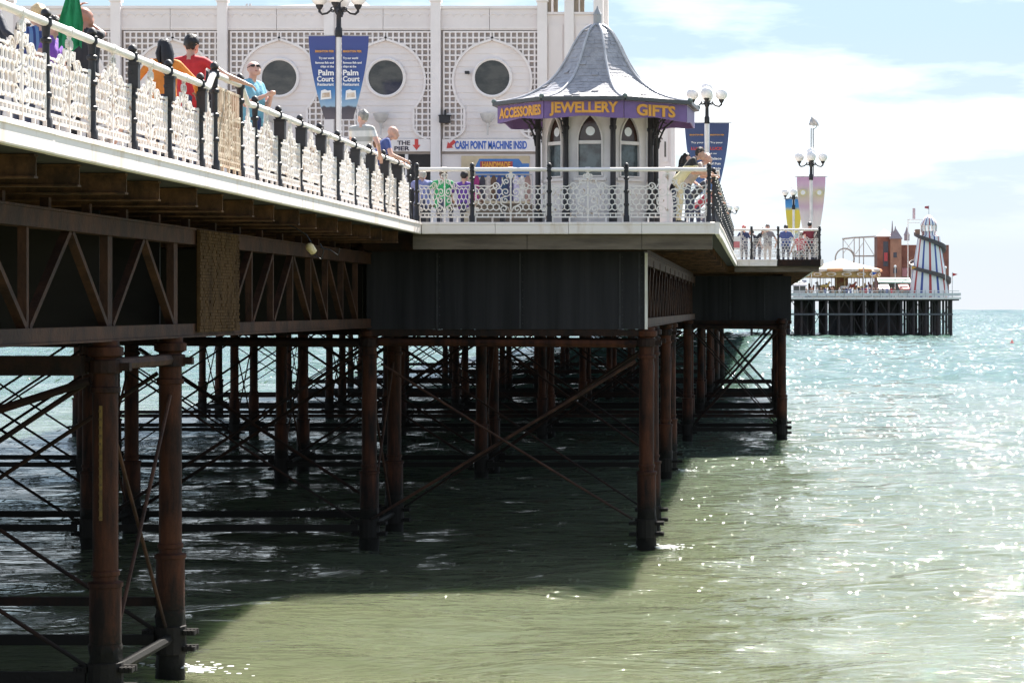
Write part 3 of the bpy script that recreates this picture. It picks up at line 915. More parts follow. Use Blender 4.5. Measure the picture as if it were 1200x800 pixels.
railing('white railing along the far side of the second widening', (X2 - 0.05, YF2 + 0.1), R(90), [1.53 * i for i in range(1, 34)])

# foam where the swell breaks against the piles
m = MB(); rf = random.Random(21)
for (px_, py_, n_) in ((-2.34, 47.55, 170), (-8.04, 31.6, 150), (-8.04, 28.4, 80), (-2.68, 69.9, 90), (0.85, 85.9, 90), (0.85, 89.1, 60)):
    for _ in range(n_):
        a = rf.uniform(-0.6, 2.2); r_ = 0.2 + abs(rf.gauss(0, 0.22)); s_ = rf.uniform(.006, .024)
        m.ball((px_ + r_ * math.cos(a) * 1.5, py_ + r_ * math.sin(a) - .25, 0.04 + rf.uniform(-.02, .02)), s_, 6, 4, sc=(2.2, 1.3, .35))
tag(m.build('foam', mat('foam_white', (.82, .84, .82), .7)), 'small patches of white foam around the pile bases', 'foam', kind='stuff')
# ------------------------------------------------------------------ the amusement hall behind the railing
YH = 59.4
HS = YH / FP
FX = lambda px: (px - 890.0) * HS              # along the front of the hall
FZ = lambda py: ZC + (360.0 - py) * HS
hall = thing('amusement_hall', 'long cream hall with round windows and white lattice panels behind the railing', 'building', (FX(387), YH, ZD))
HO = Vector(hall.location)
def hp(o, parent=None):
    o.parent = parent or hall
    if parent is None: o.location = Vector(o.location) - HO
    return o
BAY = 124.6
PIL = [13.0, 137.8, 262.3, 387.0, 511.6, 636.2]
ZTOP = FZ(9)
# main wall and the side and back walls
m = MB(); m.box(FX(-110), FX(636), YH, YH + 0.25, ZD + 0.01, FZ(36)); hp(m.build('wall', M_hall_back))
m = MB(); m.box(FX(-110), FX(-110) + .25, YH + .26, YH + 18, ZD + 0.01, FZ(30)); m.box(FX(700), FX(700) + .25, YH + .26, YH + 18, ZD + .01, FZ(120)); hp(m.build('side_wall', M_hall))
# parapet slabs with scalloped relief, one each half bay
edges = [-110, -50]
for p in PIL: edges += [p, p + BAY / 2]
edges = [e for e in edges if e < 632] + [632]
for a, b in zip(edges, edges[1:]):
    m = MB(); m.box(FX(a) + .006, FX(b) - .006, YH - 0.06, YH + 0.24, FZ(36) + .005, ZTOP - .05)
    s = hp(m.build('parapet_panel', M_hall))
    q = MB(); n = max(1, round((b - a) / 10.5))
    for i in range(n):
        c = FX(a) + (i + .5) * (FX(b) - FX(a)) / n; r = (FX(b) - FX(a)) / n / 2 * 0.92
        pts = [(c - r * math.cos(t), YH - 0.068, FZ(20) + r * 0.75 * math.sin(t)) for t in [k * math.pi / 8 for k in range(9)]]
        for u, v in zip(pts, pts[1:]): q.bar(u, v, 0.022, 0.022)
    q.box(FX(a) + .006, FX(b) - .006, YH - 0.075, YH - 0.062, FZ(34), FZ(32)); 
    sc = q.build('scallop_moulding', M_hall_trim); sc.parent = s; sc.location = -Vector(s.location) - HO
    m = MB(); m.box(FX(a), FX(b) - .003, YH - 0.10, YH + 0.26, ZTOP - .045, ZTOP + .03); hp(m.build('coping', M_hall_trim))
# pilasters
for p in PIL:
    m = MB(); m.box(FX(p) - 0.125, FX(p) + 0.125, YH - 0.22, YH - 0.065, ZD + 0.01, ZTOP + 0.12)
    m.box(FX(p) - 0.155, FX(p) + 0.155, YH - 0.25, YH - 0.04, ZTOP + 0.121, ZTOP + 0.19)
    m.box(FX(p) - 0.10, FX(p) + 0.10, YH - 0.20, YH - 0.09, ZTOP + 0.191, ZTOP + 0.30)
    m.box(FX(p) - 0.16, FX(p) + 0.16, YH - 0.24, YH - 0.066, ZD + 0.01, ZD + 0.5)
    hp(m.build('pilaster', M_hall_trim))
def hwid(py):
    """half width of the keyhole opening in the lattice, in px of the front"""
    if py < 46.5: return 0.0
    if py < 50: return (py - 46.5) * 3.0
    if py < 127.5: return max(10.5, math.sqrt(max(0.0, 46.0 ** 2 - (py - 95.0) ** 2)))
    if py < 148: return 32.6
    if py < 164: return 32.6 + 24 * (1 - math.sqrt(max(0, 1 - ((py - 148) / 16.0) ** 2)))
    return 62.0
PYS = [37 + 0.5 * i for i in range(253)]
def lattice(xc, side):
    m = MB(); bw = 2.0 * HS
    y0, y1 = YH - 0.075, YH - 0.035
    def vbar(u, p0, p1): 
        x = FX(xc + u); m.box(x - bw/2, x + bw/2, y0, y1, FZ(p1), FZ(p0))
    u = 56.5
    while u > 0.5:
        run = None
        for py in PYS:
            inside = hwid(py) < u
            if inside and run is None: run = py
            if (not inside or py == PYS[-1]) and run is not None:
                if py - run > 1.5: vbar(side * u, run, py)
                run = None
        u -= 6.85
    py = 38.0
    while py < 163:
        h = hwid(py)
        if h < 56:
            a, b = sorted((FX(xc + side * max(h, 0.0)), FX(xc + side * 57.0)))
            m.box(a, b, y0 - .002, y1 + .002, FZ(py + 1.0), FZ(py - 1.0))
        py += 6.85
    # thick edge following the keyhole
    pts = [(xc + side * hwid(p), p) for p in [44 + i for i in range(5)] + [49 + 2.5 * i for i in range(32)] + [128, 133, 140, 147, 150, 153, 156, 159, 161, 163]]
    for (xa, pa), (xb, pb) in zip(pts, pts[1:]):
        m.bar((FX(xa), YH - 0.06, FZ(pa)), (FX(xb), YH - 0.06, FZ(pb)), 0.058, 0.075, up=(0, 1, 0))
    return m
CEN = [a + BAY / 2 + 3.2 for a in PIL[:-1]] + [PIL[0] - BAY / 2 + 3.2]
for xc in CEN:
    for s in (-1, 1): hp(lattice(xc, s).build('lattice_panel', M_hall_trim))
    # boarded wall inside the keyhole
    m = MB(); rows = [48 + 7.6 * i for i in range(15)] + [163]
    for pa, pb in zip(rows, rows[1:]):
        ps = [pa + (pb - pa) * i / 4 for i in range(5)]
        vs = []
        for i, p in enumerate(ps):
            h = max(0.5, min(56.8, hwid(p) + 0.8)); yy = YH - 0.012 - 0.016 * i / 4
            vs += [(FX(xc - h), yy, FZ(p)), (FX(xc + h), yy, FZ(p))]
        fs = [(2*i, 2*i+1, 2*i+3, 2*i+2) for i in range(4)]
        h = min(56.8, hwid(pb)); vs += [(FX(xc - h), YH - 0.004, FZ(pb)), (FX(xc + h), YH - 0.004, FZ(pb))]
        fs.append((8, 9, 11, 10))
        m.add(vs, fs)
    hp(tag(m.build('wall_boarding', M_hall), kind='stuff'))
    # round window
    w = MB(); r0, r1 = 20.3 * HS, 23.6 * HS; cx, cz = FX(xc), FZ(91.5); n = 40
    vs = []; fs = []
    for k in range(n):
        t = 2 * math.pi * k / n; c_, s_ = math.cos(t), math.sin(t)
        for r, yy in ((r1, YH - 0.02), (r1, YH - 0.09), (r1 - .03, YH - 0.105), (r0, YH - 0.085), (r0, YH - 0.03)): vs.append((cx + r * c_, yy, cz + r * s_))
    for k in range(n):
        k2 = (k + 1) % n
        for j in range(4): fs.append((k*5+j, k*5+j+1, k2*5+j+1, k2*5+j))
    w.add(vs, fs)
    wo = hp(w.build('window', M_hall_trim, smooth=True))
    g = MB(); g.add([(cx + r0 * math.cos(2*math.pi*k/n), YH - 0.05, cz + r0 * math.sin(2*math.pi*k/n)) for k in range(n)], [tuple(range(n))])
    go = g.build('pane', M_glass); go.parent = wo; go.location = -HO - Vector(wo.location)
    # bowl lamp on the wall below the window
    px = xc - 4
    m = MB(); m.lathe([(0.02, -.45), (0.03, -.20), (0.05, -.17), (0.05, -.14), (0.12, -.10), (0.17, 0.0), (0.20, 0.07), (0.205, 0.10), (0.19, 0.10)], (FX(px), YH - 0.3, FZ(139)), n=16)
    m.box(FX(px) - .02, FX(px) + .02, YH - .3, YH - .02, FZ(149) - .02, FZ(149) + .02)
    hp(m.build('wall_lamp', mat('frosted_lamp', (0.60, 0.58, 0.57), 0.4), smooth=True))
for p in (511.6 + 11, ):
    m = MB(); m.box(FX(p) - .13, FX(p) + .13, YH - .34, YH - .12, FZ(145), FZ(137)); m.box(FX(p) - .16, FX(p) + .16, YH - .36, YH - .12, FZ(137) + .004, FZ(136)); m.box(FX(p) - .02, FX(p) + .02, YH - .2, YH - .08, FZ(136) + .004, FZ(130))
    hp(m.build('floodlight', M_black))
m = MB(); m.tube([(FX(549), YH - .02, FZ(86)), (FX(549), YH - .16, FZ(86))], 0.035, 8); m.box(FX(546), FX(551), YH - .25, YH - .12, FZ(87.5), FZ(84.5)); hp(m.build('camera_bracket', M_black))
# sign strips
def strip(a, b, z0, z1, y=YH - 0.10):
    m = MB(); m.box(FX(a), FX(b), y - 0.03, y, FZ(z1), FZ(z0)); return hp(m.build('sign_strip', M_hall_trim))
def put_text(s, px, py, wpx, size, ma, parent, y, bold=0.004, sq=1.0):
    t = text_mb(s, size, 0.008, bold, wpx * HS, sq)
    o = t.build('lettering', ma); o.parent = parent
    o.location = Vector((FX(px), y - 0.006, FZ(py))) - HO - Vector(parent.location)
    return o
M_ink = mat('sign_ink_dark', (0.05, 0.035, 0.06), 0.6); M_inkb = mat('sign_ink_blue', (0.03, 0.12, 0.50), 0.5); M_inkr = mat('sign_ink_red', (0.62, 0.06, 0.05), 0.5)
def arrow(px, py, ang, parent, y, s=0.16):
    m = MB(); m.prism([(-.035, .5), (.16, .5), (.16, -.02), (.36, -.02), (0.0, -.5), (-.36, -.02), (-.16, -.02), (-.16, .5)], 0, 0.008)
    m.xform(Matrix.Rotation(ang, 4, 'Y') @ Matrix.Scale(s * 1.8, 4))
    o = m.build('arrow', M_inkr); o.parent = parent; o.location = Vector((FX(px), y - 0.008, FZ(py))) - HO - Vector(parent.location)
s1 = strip(395, 505, 163.5, 178)
put_text('W', 440, 168, 7, 0.16, M_ink, s1, YH - .13); put_text('THE', 474, 168, 15, 0.15, M_ink, s1, YH - .13); put_text('PIER', 472, 174.5, 18, 0.15, M_ink, s1, YH - .13)
arrow(489, 170, 0, s1, YH - .13)
s2 = strip(519, 631, 163.5, 178)
arrow(529, 170, R(48), s2, YH - .13)
put_text('CASH POINT MACHINE INSID', 576, 170.5, 84, 0.26, M_inkb, s2, YH - .13, 0.008, 1.05)
s3 = strip(270, 380, 163.5, 178); s4 = strip(146, 254, 163.5, 178)
# shop fronts below the strips
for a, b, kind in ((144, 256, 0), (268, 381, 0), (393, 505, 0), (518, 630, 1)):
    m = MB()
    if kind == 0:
        m.box(FX(a), FX(b), YH - 0.035, YH - 0.004, ZD + .02, FZ(181)); o = hp(m.build('dark_opening_sheet', mat('painted_dark_interior', (0.03, 0.025, 0.025), 0.7)))  # solid dark sheet: the shade inside the shop is painted as colour
        for k in range(1, 4):
            x = FX(a + (b - a) * k / 4); q = MB(); q.box(x - .04, x + .04, YH - .09, YH - .037, ZD + .02, FZ(181)); hp(q.build('mullion', M_hall_trim))
    else:
        m.box(FX(a), FX(b), YH - 0.035, YH - 0.004, ZD + .02, FZ(181)); hp(m.build('shop_wall', M_hall))
        q = MB(); q.box(FX(541), FX(621), YH - .08, YH - .04, ZD + .4, FZ(183)); hp(q.build('cream_board', mat('cream_board', (0.62, 0.50, 0.33), 0.7)))
# corner tower with open belfry, right end
tx = [632, 641, 662, 673, 696, 707]
def tower_face(y, zt):
    for a, b in ((632, 641), (662, 673), (696, 707)):
        m = MB(); m.box(FX(a), FX(b), y - .09, y + .15, ZD + .01, zt); hp(m.build('tower_pier', M_hall_trim))
    for a, b in ((641, 662), (673, 696)):
        m = MB(); m.box(FX(a) + .002, FX(b) - .002, y, y + .12, ZD + .01, FZ(18)); m.box(FX(a) + .05, FX(b) - .05, y - .03, y - .002, FZ(150), FZ(30))
        m.box(FX(a) + .004, FX(b) - .004, y - .05, y + .14, FZ(18) + .003, FZ(15)); m.box(FX(a) + .004, FX(b) - .004, y, y + .12, FZ(-40), zt - .01)
        hp(m.build('tower_panel', M_hall))
        m = MB(); m.box(FX(a) + .003, FX(a) + .11, y + .02, y + .1, FZ(15) + .003, FZ(-40) - .003); hp(m.build('louvre_frame', mat('brown_frame', (0.32, 0.25, 0.19), 0.7)))
ztw = FZ(-75)
tower_face(YH - 0.08, ztw); tower_face(YH + 1.9, ztw)
m = MB(); m.box(FX(632) - .15, FX(707) + .15, YH - .35, YH + 2.3, ztw + .002, ztw + .25); m.lathe([(1.0, .25), (1.02, .5), (0.9, .9), (0.62, 1.3), (0.25, 1.6), (0.05, 2.1)], ((FX(632) + FX(707)) / 2, YH + .95, ztw), 16)
hp(m.build('tower_roof', mat('tower_lead', (0.42, 0.42, 0.43), 0.6)))
# low wing right of the tower
m = MB(); m.box(FX(707) + .002, FX(791), YH + .05, YH + .25, ZD + .01, FZ(130)); m.box(FX(707) + .002, FX(793), YH, YH + .3, FZ(130) + .003, FZ(127)); hp(m.build('wing_wall', M_hall_trim))
for a, b in ((768, 773), (786, 791)):
    m = MB(); m.box(FX(a), FX(b), YH - .04, YH + .045, ZD + .01, FZ(131)); hp(m.build('pilaster', M_hall_trim))
m = MB(); m.box(FX(776), FX(783), YH + .02, YH + .046, FZ(190), FZ(150)); hp(m.build('wing_panel', M_hall))
m = MB(); m.box(FX(778.5), FX(780.5), YH + .006, YH + .018, FZ(184), FZ(166)); hp(m.build('slit_window', M_glass))
# grey hipped roof behind the parapet
m = MB(); zr = FZ(15)
m.add([(FX(240), YH + 1.0, zr), (FX(425), YH + 1.0, zr), (FX(425), YH + 9, zr), (FX(240), YH + 9, zr), (FX(282), YH + 3.5, zr + .62), (FX(400), YH + 3.5, zr + .75), (FX(400), YH + 6, zr + .75), (FX(282), YH + 6, zr + .62)],
      [(0,1,5,4),(1,2,6,5),(2,3,7,6),(3,0,4,7),(4,5,6,7)])
hp(m.build('roof', mat('grey_felt_roof', (0.33, 0.32, 0.32), 0.85, scale=1.0)))
m = MB(); m.box(FX(-109), FX(699), YH + .27, YH + 17.9, FZ(38), FZ(34)); hp(m.build('flat_roof', mat('grey_felt_roof', (0.3, 0.3, 0.3))))
# steel ride framework rising behind the roof
fr = thing('ride_framework', 'pale steel ride framework rising behind the hall roof', 'framework', (FX(200), YH + 6, FZ(36)))
k = (YH + 6) / YH
def fxx(px): return (px - 200) * HS * k
m = MB()
for a, b in (((186, 30), (198, -25)), ((205, 30), (193, -25)), ((226, 30), (226, -25)), ((230, 30), (230, -25)), ((468, 30), (468, -20)), ((472, 30), (478, -20)), ((490, 30), (500, -20)), ((505, 30), (494, -20)), ((533, 30), (533, -20)), ((20, 30), (20, -20)), ((27, 30), (27, -20)), ((186, -5), (232, -5)), ((468, -8), (533, -8))):
    m.tube([(fxx(a[0]), 0, (36 - a[1]) * HS * k), (fxx(b[0]), 0, (36 - b[1]) * HS * k)], 0.035, 6)
obj('strut', m.mesh('strut', mat('pale_steel', (0.6, 0.6, 0.6), 0.5)), fr)

# ------------------------------------------------------------------ octagonal kiosk
KX, KY = -3.44, 49.1
kiosk = thing('kiosk', 'white octagonal gift kiosk with bell-shaped slate roof and purple sign boards', 'kiosk', (KX, KY, ZD + 0.004))
def kp(mb, name, ma, parent=None, smooth=False):
    return obj(name, mb.mesh(name, ma, smooth), parent or kiosk)
PH = R(18.5)
RW, RCOL, RE = 1.19, 1.29, 2.19
ZE = 2.60                       # eave height above the deck
ang = [PH + k * math.pi / 4 for k in range(8)]      # 0 = towards the viewer, positive to the right
def kpt(r, a, z=0): return Vector((r * math.sin(a), -r * math.cos(a), z))
M_kwhite = mat('kiosk_white', (0.74, 0.705, 0.68), 0.5, col2=(0.62, 0.585, 0.56), scale=2)
M_slate = mat('grey_slate', (0.40, 0.39, 0.405), 0.36, col2=(0.27, 0.265, 0.28), scale=4.5, bump=0.3, bscale=30, lo=0.3, hi=0.62)
M_lead = mat('lead_roll', (0.50, 0.50, 0.52), 0.35, var=0.2)
M_purple = mat('purple_board', (0.17, 0.10, 0.27), 0.5, var=0.15)
# roof: bell profile, (radius share, height share)
BELL = [(1.0, 0), (.90, .018), (.77, .06), (.66, .115), (.58, .175), (.49, .255), (.425, .335), (.37, .425), (.32, .525), (.275, .63), (.235, .735), (.195, .82), (.15, .91), (.10, .965), (.05, 1.0)]
RH = 1.70
def bell(s):
    """point on the profile at share s (0 eave .. 1 top)"""
    t = s * (len(BELL) - 1); i = min(int(t), len(BELL) - 2); f = t - i
    return (BELL[i][0] * (1 - f) + BELL[i+1][0] * f) * RE, (BELL[i][1] * (1 - f) + BELL[i+1][1] * f) * RH
m = MB(); vs = []; fs = []
NS = 28
for i in range(NS + 1):
    r, z = bell(i / NS)
    for a in ang: vs.append(kpt(r, a, ZE + z))
for i in range(NS):
    for k in range(8): fs.append((i*8+k, i*8+(k+1)%8, (i+1)*8+(k+1)%8, (i+1)*8+k))
fs.append(tuple(NS*8 + k for k in range(8)))
m.add(vs, fs); roof = kp(m, 'roof', M_slate)
rk = random.Random(8)
for k in range(8):                                    # slates in courses on each face
    m = MB(); a0, a1 = ang[k], ang[(k + 1) % 8] + (2 * math.pi if k == 7 else 0)
    nr = 26
    for i in range(nr):
        r0, z0 = bell(i / nr * .985); r1, z1 = bell(min(1, (i + 1.25) / nr * .985))
        A0, B0 = kpt(r0, a0, ZE + z0), kpt(r0, a1, ZE + z0); A1, B1 = kpt(r1, a0, ZE + z1), kpt(r1, a1, ZE + z1)
        w = (B0 - A0).length; n = max(1, round(w / 0.15))
        nrm = (B0 - A0).cross(A1 - A0).normalized()
        off = 0.5 if i % 2 else 0.0
        for j in range(-1, n + 1):
            u0, u1 = (j + off) / n, (j + 1 + off) / n
            u0, u1 = max(0, u0), min(1, u1)
            if u1 - u0 < 0.15 / n: continue
            g = 0.003 / max(w, .1)
            lift = rk.uniform(.007, .015) if rk.random() > .03 else .035
            p = []
            dr = rk.uniform(-.012, .012)
            for q in range(6):                        # scalloped lower edge
                f = q / 5; u = u0 + g + (u1 - u0 - 2 * g) * f
                low = (0.05 * (2 * f - 1) ** 2) + dr / max(0.1, (A1 - A0).length)
                P = A0.lerp(B0, u).lerp(A1.lerp(B1, u), max(0.0, low)) + nrm * lift
                p.append(P)
            p.append(A1.lerp(B1, u1 - g) + nrm * 0.004); p.append(A1.lerp(B1, u0 + g) + nrm * 0.004)
            b_ = [P - nrm * (lift - .002) for P in p[:6]]
            m.add(p + b_, [tuple(range(8))] + [(q, q + 8, q + 9, q + 1) for q in range(5)])
    tag(kp(m, 'slates', M_slate, roof), kind='stuff')
for a in ang:                                         # lead rolls on the hips
    m = MB(); m.tube([kpt(bell(i / NS)[0] + .015, a, ZE + bell(i / NS)[1] + .02) for i in range(NS + 1)], 0.026, 8)
    kp(m, 'hip_roll', M_lead, roof, True)
m = MB(); m.lathe([(0.10, RH - .06), (0.13, RH), (0.10, RH + .03), (0.085, RH + .06), (0.085, RH + .22), (0.10, RH + .23), (0.095, RH + .25), (0.03, RH + .36), (0.01, RH + .42)], (0, 0, ZE), 8)
kp(m, 'finial', mat('finial_lead', (0.34, 0.34, 0.35), 0.5), roof)
# gutter, soffit
m = MB()
for k in range(8): m.bar(kpt(RE + .03, ang[k], ZE - .02), kpt(RE + .03, ang[(k+1) % 8], ZE - .02), 0.09, 0.075)
kp(m, 'gutter', mat('gutter_green_grey', (0.07, 0.075, 0.08), 0.5), roof)
for a in ang:
    m = MB(); m.ball(kpt(RE + .04, a, ZE + .03), 0.055, 8, 5); kp(m, 'gutter_cap', mat('cap_green', (0.12, 0.16, 0.15), 0.5), roof)
m = MB(); m.add([kpt(RE - .02, a, ZE - .06) for a in ang], [tuple(range(7, -1, -1))]); kp(m, 'soffit', M_kwhite, roof)
# purple boards with lettering and scalloped lower edges
def board(k, txt=None, tw=0.9, size=.26):
    a0, a1 = ang[k], ang[(k + 1) % 8]
    A, B = kpt(RE - .045, a0, ZE - .065), kpt(RE - .045, a1, ZE - .065)
    w = (B - A).length; ex = (B - A).normalized(); nrm = Vector((0, 0, 1)).cross(ex) * -1.0
    nrm = ex.cross(Vector((0, 0, 1)))
    m = MB(); top = [(w * .004, 0.0), (w * .996, 0.0)]
    low = [(w * (1 - i / 24 * .992 - .004), -0.30 - 0.055 * abs(math.cos(i / 24 * math.pi)) ** 1.5) for i in range(25)]
    m.prism(top + low, -0.012, 0.012)
    M_ = Matrix((( ex.x, -nrm.x, 0, A.x), (ex.y, -nrm.y, 0, A.y), (0, 0, 1, A.z), (0, 0, 0, 1)))
    m.xform(M_)
    o = kp(m, 'sign_board', M_purple)
    if txt:
        t = text_mb(txt, size, 0.012, 0.012, w * tw, 1.0)
        t.xform(M_ @ Matrix.Translation((w / 2, -0.02, -0.165)))
        kp(t, 'lettering', M_gold, o)
    return o
for k in range(8):
    board(k, {6: 'ACCESSORIES', 7: 'JEWELLERY', 0: 'GIFTS'}.get(k), {6: .9, 7: .86, 0: .62}.get(k, .9), {6: .28, 7: .29, 0: .31}.get(k, .25))
# columns and scrolled brackets
for a in ang:
    m = MB(); p = kpt(RCOL, a)
    m.lathe([(0.085, 0), (0.085, .35), (0.06, .40), (0.055, 2.0), (0.075, 2.03), (0.075, 2.08), (0.06, 2.1), (0.065, 2.45), (0.09, 2.5), (0.09, ZE - .07)], p, 12)
    c = kp(m, 'column', M_black, None, True)
    m = MB(); d = kpt(1, a)
    def bp_(u, z): return p + d * u + Vector((0, 0, z))
    m.tube([bp_(.05, 1.72), bp_(.09, 1.95), bp_(.2, 2.18), bp_(.42, 2.36), bp_(.75, 2.47)], 0.022, 6)
    m.tube([bp_(.05, 2.05), bp_(.16, 2.3), bp_(.32, 2.46)], 0.018, 6)
    for (u, z, r) in ((.14, 2.12, .06), (.22, 2.34, .07), (.38, 2.42, .06), (.55, 2.46, .05), (.11, 2.4, .07), (.1, 1.92, .04)):
        m.tube([bp_(u + r * math.cos(t), z + r * math.sin(t)) for t in [i * math.pi / 5 for i in range(9)]], 0.014, 5)
    kp(m, 'bracket', M_black, c)
# walls: each face with a lancet window and a moulded panel below
for k in range(8):
    a0, a1 = ang[k], ang[(k + 1) % 8]
    A, B = kpt(RW, a0), kpt(RW, a1); w = (B - A).length; ex = (B - A).normalized(); nrm = ex.cross(Vector((0, 0, 1)))
    M_ = Matrix(((ex.x, -nrm.x, 0, A.x), (ex.y, -nrm.y, 0, A.y), (0, 0, 1, 0), (0, 0, 0, 1)))
    c = w / 2; hw_, zs, zsp, zt = 0.255, 1.05, 1.78, 2.33
    arch = [(c - hw_, zs), (c - hw_, zsp)]
    rad = (hw_ ** 2 + (zt - zsp) ** 2) / (2 * hw_)
    for i in range(1, 9):
        zz = zsp + (zt - zsp) * i / 9; arch.append((c - hw_ + rad - math.sqrt(rad * rad - (zz - zsp) ** 2), zz))
    half = arch + [(c, zt)]
    right = [(2 * c - x, z) for x, z in half[:-1]][::-1]
    hole = half + right
    m = MB(); ztop = ZE - .07
    def wallpoly(poly): m.add([(x, 0, z) for x, z in poly], [tuple(range(len(poly)))])
    wallpoly([(0, 0), (w, 0), (w, zs), (c + hw_, zs), (c - hw_, zs), (0, zs)])
    wallpoly([(0, zs)] + half + [(c, ztop), (0, ztop)])
    wallpoly([(w, zs), (w, ztop), (c, ztop), (c, zt)] + right)
    for (x0, z0), (x1, z1) in zip(hole, hole[1:] + hole[:1]): m.add([(x0, 0, z0), (x1, 0, z1), (x1, .08, z1), (x0, .08, z0)], [(0, 1, 2, 3)])
    m.box(c - .30, c + .30, -.016, -.001, .22, .90); m.box(c - .22, c + .22, -.03, -.0165, .30, .82)
    m.box(.12, w - .12, -.05, -.001, .96, 1.02)
    m.xform(M_); wl_ = kp(m, 'wall', M_kwhite)
    m = MB()
    pts = [Vector((x, -.012, z)) for x, z in hole] ; pts.append(pts[0])
    for p, q in zip(pts, pts[1:]): m.bar(p, q, 0.03, 0.06, up=(0, 1, 0))
    m.box(c - hw_, c + hw_, -.02, .05, 1.72, 1.79)
    m.xform(M_); win = kp(m, 'window', M_kwhite)
    m = MB(); m.add([(x, .055, z) for x, z in hole], [tuple(range(len(hole)))]); m.xform(M_); kp(m, 'pane', mat('kiosk_glass', (0.10, 0.13, 0.14), 0.05, col2=(0.035, 0.04, 0.045), scale=3, lo=.4, hi=.6), win)
    m = MB(); m.add([(x, .045, z) for x, z in [(c - hw_ + .01, 1.79)] + half[2:] + right[:-2] + [(c + hw_ - .01, 1.79)]], [tuple(range(len(half) - 2 + len(right) - 2 + 2))]); m.xform(M_); kp(m, 'pane', mat('brown_glass', (0.055, 0.03, 0.025), 0.15), win)
    m = MB(); m.add([(c + .095 * math.cos(t), .035, 1.99 + .095 * math.sin(t)) for t in [i * math.pi / 10 for i in range(20)]], [tuple(range(20))]); m.xform(M_); kp(m, 'white_disc', mat('disc_white', (0.8, 0.84, 0.88), 0.4), win)

# ------------------------------------------------------------------ lamp posts
M_globe = mat('white_globe', (0.90, 0.87, 0.85), 0.3, var=0.02)
M_pole = mat('pole_white', (0.78, 0.755, 0.74), 0.45)
def lamp_post(label, x, y, zarm, rotz=0.0, narm=4, gsize=0.19, spread=0.45):
    t = thing('lamp_post', label, 'lamp post', (x, y, ZD + 0.004), rotz, 'globe lamp posts on the pier')
    h = zarm - ZD
    m = MB(); m.lathe([(0.17, 0), (0.17, .12), (0.12, .18), (0.11, .8), (0.075, .88), (0.065, 1.3), (0.06, h - .62)], n=12); obj('pole', m.mesh('pole', M_pole, True), t)
    m = MB(); m.lathe([(0.075, h - .62), (0.085, h - .60), (0.085, h - .42), (0.06, h - .38), (0.055, h - .1), (0.08, h - .06), (0.08, h + .06), (0.05, h + .1), (0.05, h + .2), (0.10, h + .24), (0.11, h + .3)], n=12); obj('head', m.mesh('head', M_black, True), t)
    m = MB(); m.ball((0, 0, h + .3 + gsize * .92), gsize, 18, 10); obj('globe', m.mesh('globe', M_globe, True), t)
    for k in range(narm):
        a = k * 2 * math.pi / narm; ca, sa = math.cos(a), math.sin(a)
        P = lambda u, z: (u * ca, u * sa, h + z)
        m = MB(); m.tube([P(.05, -.02), P(spread * .35, .03), P(spread * .6, -.06), P(spread * .85, -.08), P(spread, -.02), P(spread, .06)], [.03, .028, .026, .03, .034, .03], 7)
        m.tube([P(spread * .3 + .06 * math.cos(q), .03 + .06 * math.sin(q)) for q in [i * math.pi / 4 for i in range(8)]], 0.014, 5)
        m.lathe([(0.03, .02), (0.055, .05), (0.085, .10), (0.095, .14)], P(spread, 0), 10)
        ar = obj('arm', m.mesh('arm', M_black, True), t)
        m = MB(); m.ball(P(spread, .13 + gsize * .9), gsize, 18, 10); obj('globe', m.mesh('globe', M_globe, True), ar)
    return t
def at(px, y): return (px - 890.0) * y / FP
def zat(py, y): return ZC + (360.0 - py) * y / FP
LY1, LY2, LY3, LY4, LY5 = 54.0, 72.0, 92.0, 124.0, 150.0
lamp_post('tall white globe lamp post in front of the hall with blue restaurant banners', at(397, LY1), LY1, zat(13, LY1))
lamp_post('globe lamp post just right of the kiosk roof', at(828.5, LY2), LY2, zat(122, LY2), 0.0)
lamp_post('globe lamp post on the second widening, topped by a thin mast', at(950.5, LY3), LY3, zat(193, LY3), 0.0, spread=0.47)
lamp_post('smaller far globe lamp post with blue and yellow banner', at(930, LY4), LY4, zat(232, LY4), 0.0)
lamp_post('farthest small globe lamp post, half hidden by the kiosk corner', at(855, LY5), LY5, zat(249, LY5), 0.0)
# mast with a horn loudspeaker
ms = thing('mast', 'thin mast with a grey horn loudspeaker above the lamp globes', 'mast', (at(950.5, LY3) + 0.05, LY3 + 0.25, ZD + .004))
m = MB(); m.tube([(-.07, 0, 0), (-.04, 0, zat(150, LY3) - ZD)], 0.03, 6); m.tube([(.07, 0, 0), (.04, 0, zat(150, LY3) - ZD)], 0.03, 6); obj('pole', m.mesh('pole', M_steel), ms)
m = MB(); zz = zat(146, LY3) - ZD; m.lathe([(0.05, 0), (0.09, .12), (0.24, .26), (0.26, .28), (0.20, .33), (0.05, .36)], (0, 0, 0), 12); m.xform(Matrix.Translation((-.12, 0, zz)) @ Matrix.Rotation(R(55), 4, 'Y')); m.ball((.05, 0, zz + .12), .17, 10, 6)
m.tube([(.02, 0, zz - .2), (.16, 0, zz - .1), (.18, 0, zz + .1)], .02, 5)
obj('horn', m.mesh('horn', M_steel, True), ms)

